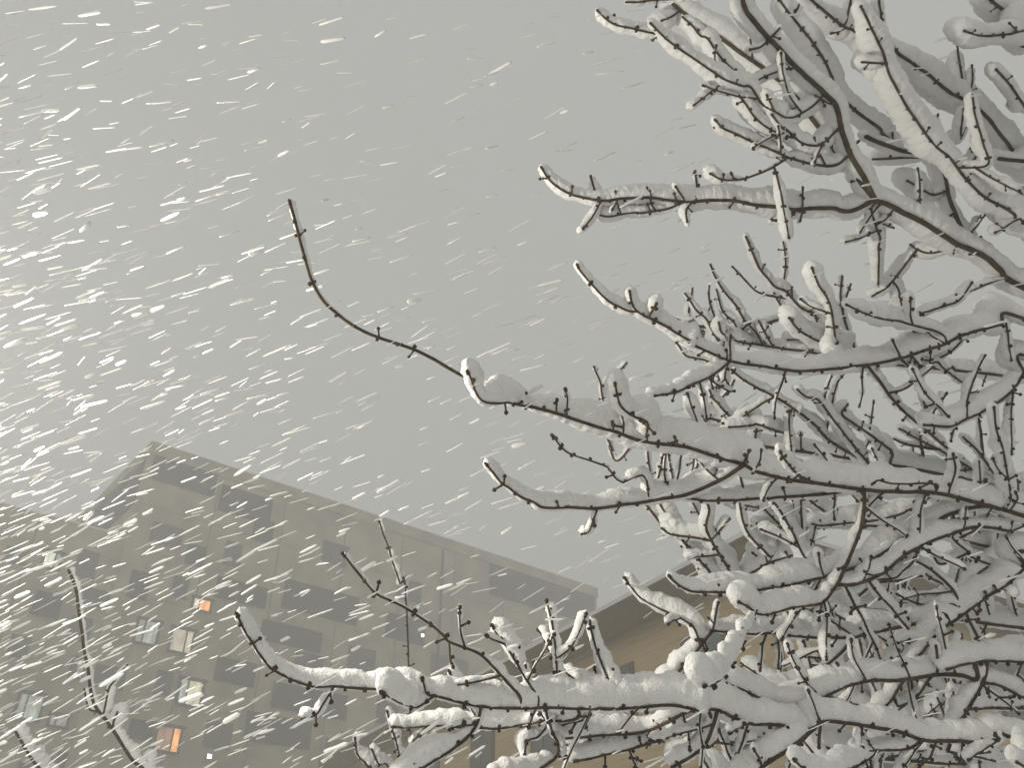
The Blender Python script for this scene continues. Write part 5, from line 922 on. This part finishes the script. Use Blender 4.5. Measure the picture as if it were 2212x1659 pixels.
def rings_to_mesh(rings, cap0, cap1):
    n = len(rings[0]); vs = [v for r in rings for v in r]; fs = []
    for i in range(len(rings) - 1):
        for k in range(n):
            fs.append((i * n + k, i * n + (k + 1) % n, (i + 1) * n + (k + 1) % n, (i + 1) * n + k))
    vs.append(cap0); vs.append(cap1); a = len(vs) - 2
    e = (len(rings) - 1) * n
    for k in range(n):
        fs.append((a, (k + 1) % n, k)); fs.append((a + 1, e + k, e + (k + 1) % n))
    return vs, fs

def wood(P, T, r0, r1, seed, sides=8):
    rings = []; ref = Vector((0.3, -1, 0.2))
    for i, (p, t) in enumerate(zip(P, T)):
        f = i / (len(P) - 1)
        r = r0 + (r1 - r0) * f ** 0.8
        x = ref - t * ref.dot(t)
        if x.length < 1e-3: x = t.orthogonal()
        x.normalize(); ref = x; y = t.cross(x)
        ring = []
        for k in range(sides):
            a = 2 * math.pi * k / sides
            rr = r * (1 + 0.16 * noise.noise(Vector((p.x * 38 + seed, p.y * 38 + k, p.z * 38))))
            ring.append(p + x * (math.cos(a) * rr) + y * (math.sin(a) * rr))
        rings.append(ring)
    return rings_to_mesh(rings, P[0], P[-1] + T[-1] * r1 * 0.8)

LOAD = Vector((0.13, 0.50, 0.86))     # where wind and gravity leave the snow: on top and on the lee side
def snow_shell(P, T, Ls, r0, r1, prof, seed, sides=20):
    """list of closed shells of snow lying along a branch"""
    # the cap of snow stands a little past the twig's end
    k = int(0.32 * prof[-1] / max(1e-4, (P[-1] - P[-2]).length))
    if prof[-1] > 0.008 and k > 0:
        st = P[-1] - P[-2]
        P = P + [P[-1] + st * (j + 1) for j in range(k)]; T = T + [T[-1]] * k
    n = len(P); hs = []
    hm = max(0.016, sum(prof) / len(prof))      # one lump size for the whole branch
    for i in range(n):
        f = i / (n - 1); h = interp(prof, f)
        q = P[i] * (0.42 / hm)
        lump = 1 + 0.46 * noise.noise(q + Vector((seed * 3.1, 0, 7))) + 0.26 * noise.noise(q * 2.7 + Vector((0, seed * 1.7, 0)))
        if noise.noise(P[i] * 6.5 + Vector((0, 0, seed))) > 0.42 and h < 0.05: lump *= 0.45     # shaken-off patches
        hs.append(h * lump)
    runs = []; cur = []
    for i in range(n):
        if hs[i] > 0.0045: cur.append(i)
        else:
            if len(cur) > 2: runs.append(cur)
            cur = []
    if len(cur) > 2: runs.append(cur)
    shells = []
    for run in runs:
        rings = []; last = None
        L = [0.0]
        for a, b in zip(run, run[1:]): L.append(L[-1] + (P[b] - P[a]).length)
        for j, i in enumerate(run):
            t = T[i]
            N = LOAD - t * LOAD.dot(t)
            m = N.length
            if m < 0.08: N = Vector((0, 1, 0)) - t * t.y
            N.normalize()
            if last is not None:
                N = (N + last * 1.5).normalized(); N = (N - t * N.dot(t)).normalized()
            last = N
            B2 = t.cross(N)
            h = hs[i] * (0.62 + 0.38 * min(1, m / 0.9))
            cap = h * 0.55
            e = 1.0
            d0, d1 = L[j], L[-1] - L[j]
            if d0 < cap: e = min(e, math.sqrt(max(0.02, 1 - (1 - d0 / cap) ** 2)))
            if d1 < cap: e = min(e, math.sqrt(max(0.02, 1 - (1 - d1 / cap) ** 2)))
            r = r0 + (r1 - r0) * (i / (n - 1)) ** 0.8
            hw = h * 0.5 * e
            c = P[i] + N * (h * 0.5 + r * 0.62)
            ring = []
            for k in range(sides):
                a = 2 * math.pi * k / sides
                ca, sa = math.cos(a), math.sin(a)
                wdt = 0.86 + 0.10 * (-ca)
                off = N * (ca * hw * 1.04) + B2 * (sa * hw * wdt)
                v = c + off
                q = v * (1.3 / hm)
                dn = 0.13 * noise.noise(q + Vector((seed, 0, 0))) + 0.085 * noise.noise(q * 3.1) + 0.05 * noise.noise(q * 8.0)
                grit = 0.0042 * noise.noise(v * 52) + 0.0030 * noise.noise(v * 118 + Vector((3, 1, 2)))
                g = min(1.0, hw / 0.012)
                ring.append(v + off * (dn * (1.35 if ca > -0.2 else 0.6)) + off.normalized() * (grit * g))
            rings.append(ring)
        # run past the twig's end with a rounded cap
        p0 = sum(rings[0], Vector()) / sides; p1 = sum(rings[-1], Vector()) / sides
        shells.append(rings_to_mesh(rings, p0 - T[run[0]] * 0.002, p1 + T[run[-1]] * 0.004))
    return shells

def bud_mesh(name, stalk):
    rings = []
    prof = [(0, .35), (.25, .95), (.5, 1.0), (.75, .62), (1.0, .12)]
    body = [(stalk + a * .0095, b * .0050) for a, b in prof]
    if stalk > 0: body = [(0, .0028), (stalk * .5, .0022), (stalk * .9, .0024)] + body
    for z, r in body:
        rings.append([Vector((math.cos(a) * r, math.sin(a) * r, z)) for a in [2 * math.pi * k / 6 for k in range(6)]])
    vs, fs = rings_to_mesh(rings, Vector((0, 0, -0.001)), Vector((0, 0, body[-1][0] + 0.001)))
    me = bpy.data.meshes.new(name); me.from_pydata(vs, [], fs); me.validate()
    me.polygons.foreach_set('use_smooth', [True] * len(me.polygons))
    me.materials.append(BUD)
    return me
BUDS = [bud_mesh('bud', 0.0), bud_mesh('bud', 0.0), bud_mesh('bud_on_spur', 0.016)]

TREES = [
    ('maple_tree', 'big near tree whose snow-laden branches reach in from the right', (3.45, 3.1, 0)),
    ('maple_tree', 'farther tree with thinner snowy twigs seen between the near branches', (5.2, 5.6, 0)),
    ('young_tree', 'slim young tree with upright snowy twigs at the lower left corner', (-1.75, 5.6, 0)),
    ('young_tree', 'thin pale sapling rising at bottom centre before the apartment block', (-0.2, 4.9, 0)),
]
roots = []
for nm, lb, loc in TREES:
    r = empty(nm, loc); tag(r, lb, 'tree'); roots.append(r)
for ti, (h, rad) in {0: (6.2, 0.15), 1: (6.6, 0.14)}.items():
    x, y, _ = TREES[ti][2]
    P = [Vector((x + 0.05 * math.sin(i * .9), y + 0.05 * math.cos(i * 1.3) - .05, -0.05 + h * i / 24)) for i in range(25)]
    vs, fs = wood(P, tangents(P), rad, 0.035, ti * 5, 16)
    tr = mesh('trunk', vs, fs, BARK, roots[ti], True)
    for sh in snow_shell(P, tangents(P), h, rad, 0.035, [0.0, 0.06, 0.07, 0.06], 31 + ti):
        mesh('snow_cover', sh[0], sh[1], SNOW, tr, True)

rng = random.Random(5)
bud_list = [[], [], [], []]
for bi, (ti, r0, r1, prof, pts) in enumerate(BRANCHES):
    P0 = [Vector(p) / 1000 for p in pts]
    r0 /= 1000; r1 /= 1000
    prof = [v / 1000 for v in prof]
    P, L = resample(P0, 0.006)
    # natural kinks at the nodes
    for i, p in enumerate(P):
        f = min(1, i / 6, (len(P) - 1 - i) / 6)
        P[i] = p + 0.0035 * f * noise.noise_vector(p * 11 + Vector((bi, 0, 0)))
    T = tangents(P)
    nm = 'limb' if r0 > 0.0095 else ('branch' if r0 > 0.0055 else 'twig')
    vs, fs = wood(P, T, r0, r1, bi)
    br = mesh(nm, vs, fs, BARK, roots[ti], True)
    if len(prof) < 2: prof = prof * 2
    for sh in snow_shell(P, T, L, r0, r1, prof, bi * 1.37):
        mesh('snow_cover', sh[0], sh[1], SNOW, br, True)
    # opposite buds, each pair turned a quarter from the last
    d = rng.uniform(0.02, 0.05); q = 0; n = len(P); stp = L / (n - 1)
    d0 = 0.0 if L < 0.5 else L * 0.25
    turn = rng.uniform(0, 3)
    while d < L - 0.006:
        i = min(n - 1, int(d / stp))
        r = r0 + (r1 - r0) * (i / (n - 1)) ** 0.8
        if d > d0 and r < 0.0075:
            t = T[i]; x = (Vector((0.2, -1, 0.35)) - t * Vector((0.2, -1, 0.35)).dot(t)).normalized(); y = t.cross(x)
            a = turn + (q % 2) * math.pi / 2
            for s in (0, math.pi):
                if rng.random() < 0.38: continue
                dirn = x * math.cos(a + s) + y * math.sin(a + s)
                ax = (dirn + t * rng.uniform(0.25, 0.7)).normalized()
                bud_list[ti].append((br, P[i] + dirn * r * 0.7, ax, rng.uniform(0.95, 1.5), rng.choice((0, 0, 1, 2))))
        q += 1
        d += rng.uniform(0.035, 0.075)
    bud_list[ti].append((br, P[-1] - T[-1] * 0.002, T[-1], rng.uniform(1.0, 1.35), 0))
    for s in (-1, 1):
        x = T[-1].orthogonal().normalized()
        bud_list[ti].append((br, P[-1] - T[-1] * 0.008, (T[-1] + x * s * .9).normalized(), rng.uniform(.7, .95), 0))
fwd = Vector((0, math.cos(PITCH), math.sin(PITCH)))
for ti, bl in enumerate(bud_list):
    def shown(b):
        v = b[1] - cam.location
        dz = v.dot(fwd); inside = abs(v.x) < dz * .6 and abs((v - fwd * dz).length) < dz * .75
        return (not inside, dz / b[3])
    bl.sort(key=shown)
    for br, p, ax, sc, kind in bl[:300]:
        o = link('bud', BUDS[kind], br)
        o.location = o.location + p
        o.rotation_mode = 'QUATERNION'
        o.rotation_quaternion = ax.to_track_quat('Z', 'Y')
        o.scale = (sc, sc, sc)
    rest = bl[300:]
    if rest:
        vs, fs = [], []
        for br, p, ax, sc, kind in rest:
            me = BUDS[kind]; M4 = Matrix.Translation(p) @ ax.to_track_quat('Z', 'Y').to_matrix().to_4x4() @ Matrix.Scale(sc, 4)
            b0 = len(vs)
            vs += [M4 @ v.co for v in me.vertices]
            fs += [tuple(b0 + k for k in f.vertices) for f in me.polygons]
        o = mesh('small_buds', vs, fs, BUD, roots[ti], True)
        o['kind'] = 'stuff'

# ------------------------------------------------------------------ street lamp left of the view
LP = Vector((-1.85, 1.88, 0))
METAL = new_mat('lamp_metal', (0.05, 0.055, 0.05), 0.45, 0.5)
lamp = empty('lamp_post', LP)
tag(lamp, 'dark lamp post with a lit round globe in the thickest snowfall', 'lamp post')
def lathe(name, prof, base, mat, parent, n=16):
    rings = [[Vector((base[0] + math.cos(a) * r, base[1] + math.sin(a) * r, base[2] + zz)) for a in [2 * math.pi * k / n for k in range(n)]] for r, zz in prof]
    vs, fs = rings_to_mesh(rings, Vector(base) + Z * prof[0][1], Vector(base) + Z * prof[-1][1])
    return mesh(name, vs, fs, mat, parent, True)
lathe('pole', [(.12, 0), (.12, .2), (.07, .26), (.05, .8), (.04, 2.7), (.055, 2.72), (.055, 2.78)], LP, METAL, lamp)
lathe('globe', [(.04, 2.79), (.09, 2.83), (.12, 2.91), (.12, 2.97), (.09, 3.05), (.03, 3.09)], LP, emit('lamp_globe', (1.0, 0.93, 0.80), 12), lamp)
lathe('cap', [(.13, 3.095), (.11, 3.12), (.03, 3.18)], LP, METAL, lamp)
pl = bpy.data.lights.new('lamp_light', 'POINT')
pl.energy = 165
pl.color = (1.0, 0.94, 0.83)
pl.shadow_soft_size = 0.1
po = bpy.data.objects.new('lamp_light', pl); COL.objects.link(po)
po.parent = lamp; po.location = (0.19, -0.06, 2.94)

# ------------------------------------------------------------------ falling snow
rng = random.Random(23)
vs, fs = [], []
right = Vector((1, 0, 0)); upv = Vector((0, -math.sin(PITCH), math.cos(PITCH)))
N_FLAKES = 3500
for i in range(N_FLAKES):
    dep = 1.1 + (rng.random() ** 0.75) * 4.0
    while True:
        sx = rng.uniform(-0.70, 0.66); sy = rng.uniform(-0.52, 0.50)
        if rng.random() < (0.055 + 0.945 * math.exp(-(sx + 0.70) / 0.28)) * (1 - 0.75 * max(0, min(1, sy / 0.45))): break
    p = cam.location + (fwd + right * sx + upv * sy) * dep
    ang = math.radians(rng.gauss(21 - 14 * sy, 5.5))
    th = min(11.0, 1.6 + rng.expovariate(0.62)) * dep / 1900
    ln = max(3.2 * th, rng.uniform(18, 60) * dep / 1900)
    ax = (right * math.cos(ang) + upv * math.sin(ang) + fwd * rng.gauss(0, .35)).normalized()
    x = ax.orthogonal().normalized(); y = ax.cross(x)
    b0 = len(vs)
    for f, rr in ((-.5, .45), (-.38, .95), (0, 1.0), (.38, .9), (.5, .4)):
        rr *= rng.uniform(.8, 1.15)
        for k in range(5):
            a = 2 * math.pi * k / 5
            vs.append(p + ax * (ln * f) + (x * math.cos(a) + y * math.sin(a)) * (th * .5 * rr))
    for j in range(4):
        for k in range(5):
            fs.append((b0 + j * 5 + k, b0 + j * 5 + (k + 1) % 5, b0 + (j + 1) * 5 + (k + 1) % 5, b0 + (j + 1) * 5 + k))
    fs.append(tuple(b0 + 4 - k for k in range(5))); fs.append(tuple(b0 + 20 + k for k in range(5)))
tag(mesh('falling_snow', vs, fs, FLAKE, None, True), 'wind-driven snow falling across the whole view', 'snow', None, 'stuff')

# ------------------------------------------------------------------ the snow-filled air
hz = bpy.data.materials.new('haze'); hz.use_nodes = True
hn, hl = hz.node_tree.nodes, hz.node_tree.links
hn.clear()
pv = hn.new('ShaderNodeVolumePrincipled'); ho = hn.new('ShaderNodeOutputMaterial')
pv.inputs['Color'].default_value = (0.995, 0.995, 0.985, 1)
pv.inputs['Density'].default_value = 0.0125
hl.new(pv.outputs[0], ho.inputs['Volume'])
tag(box('haze', (0, 100, 22), Vector((1, 0, 0)), Vector((0, 1, 0)), (950, 950, 24), hz), 'pale snowy air over the whole place', None, None, 'stuff')
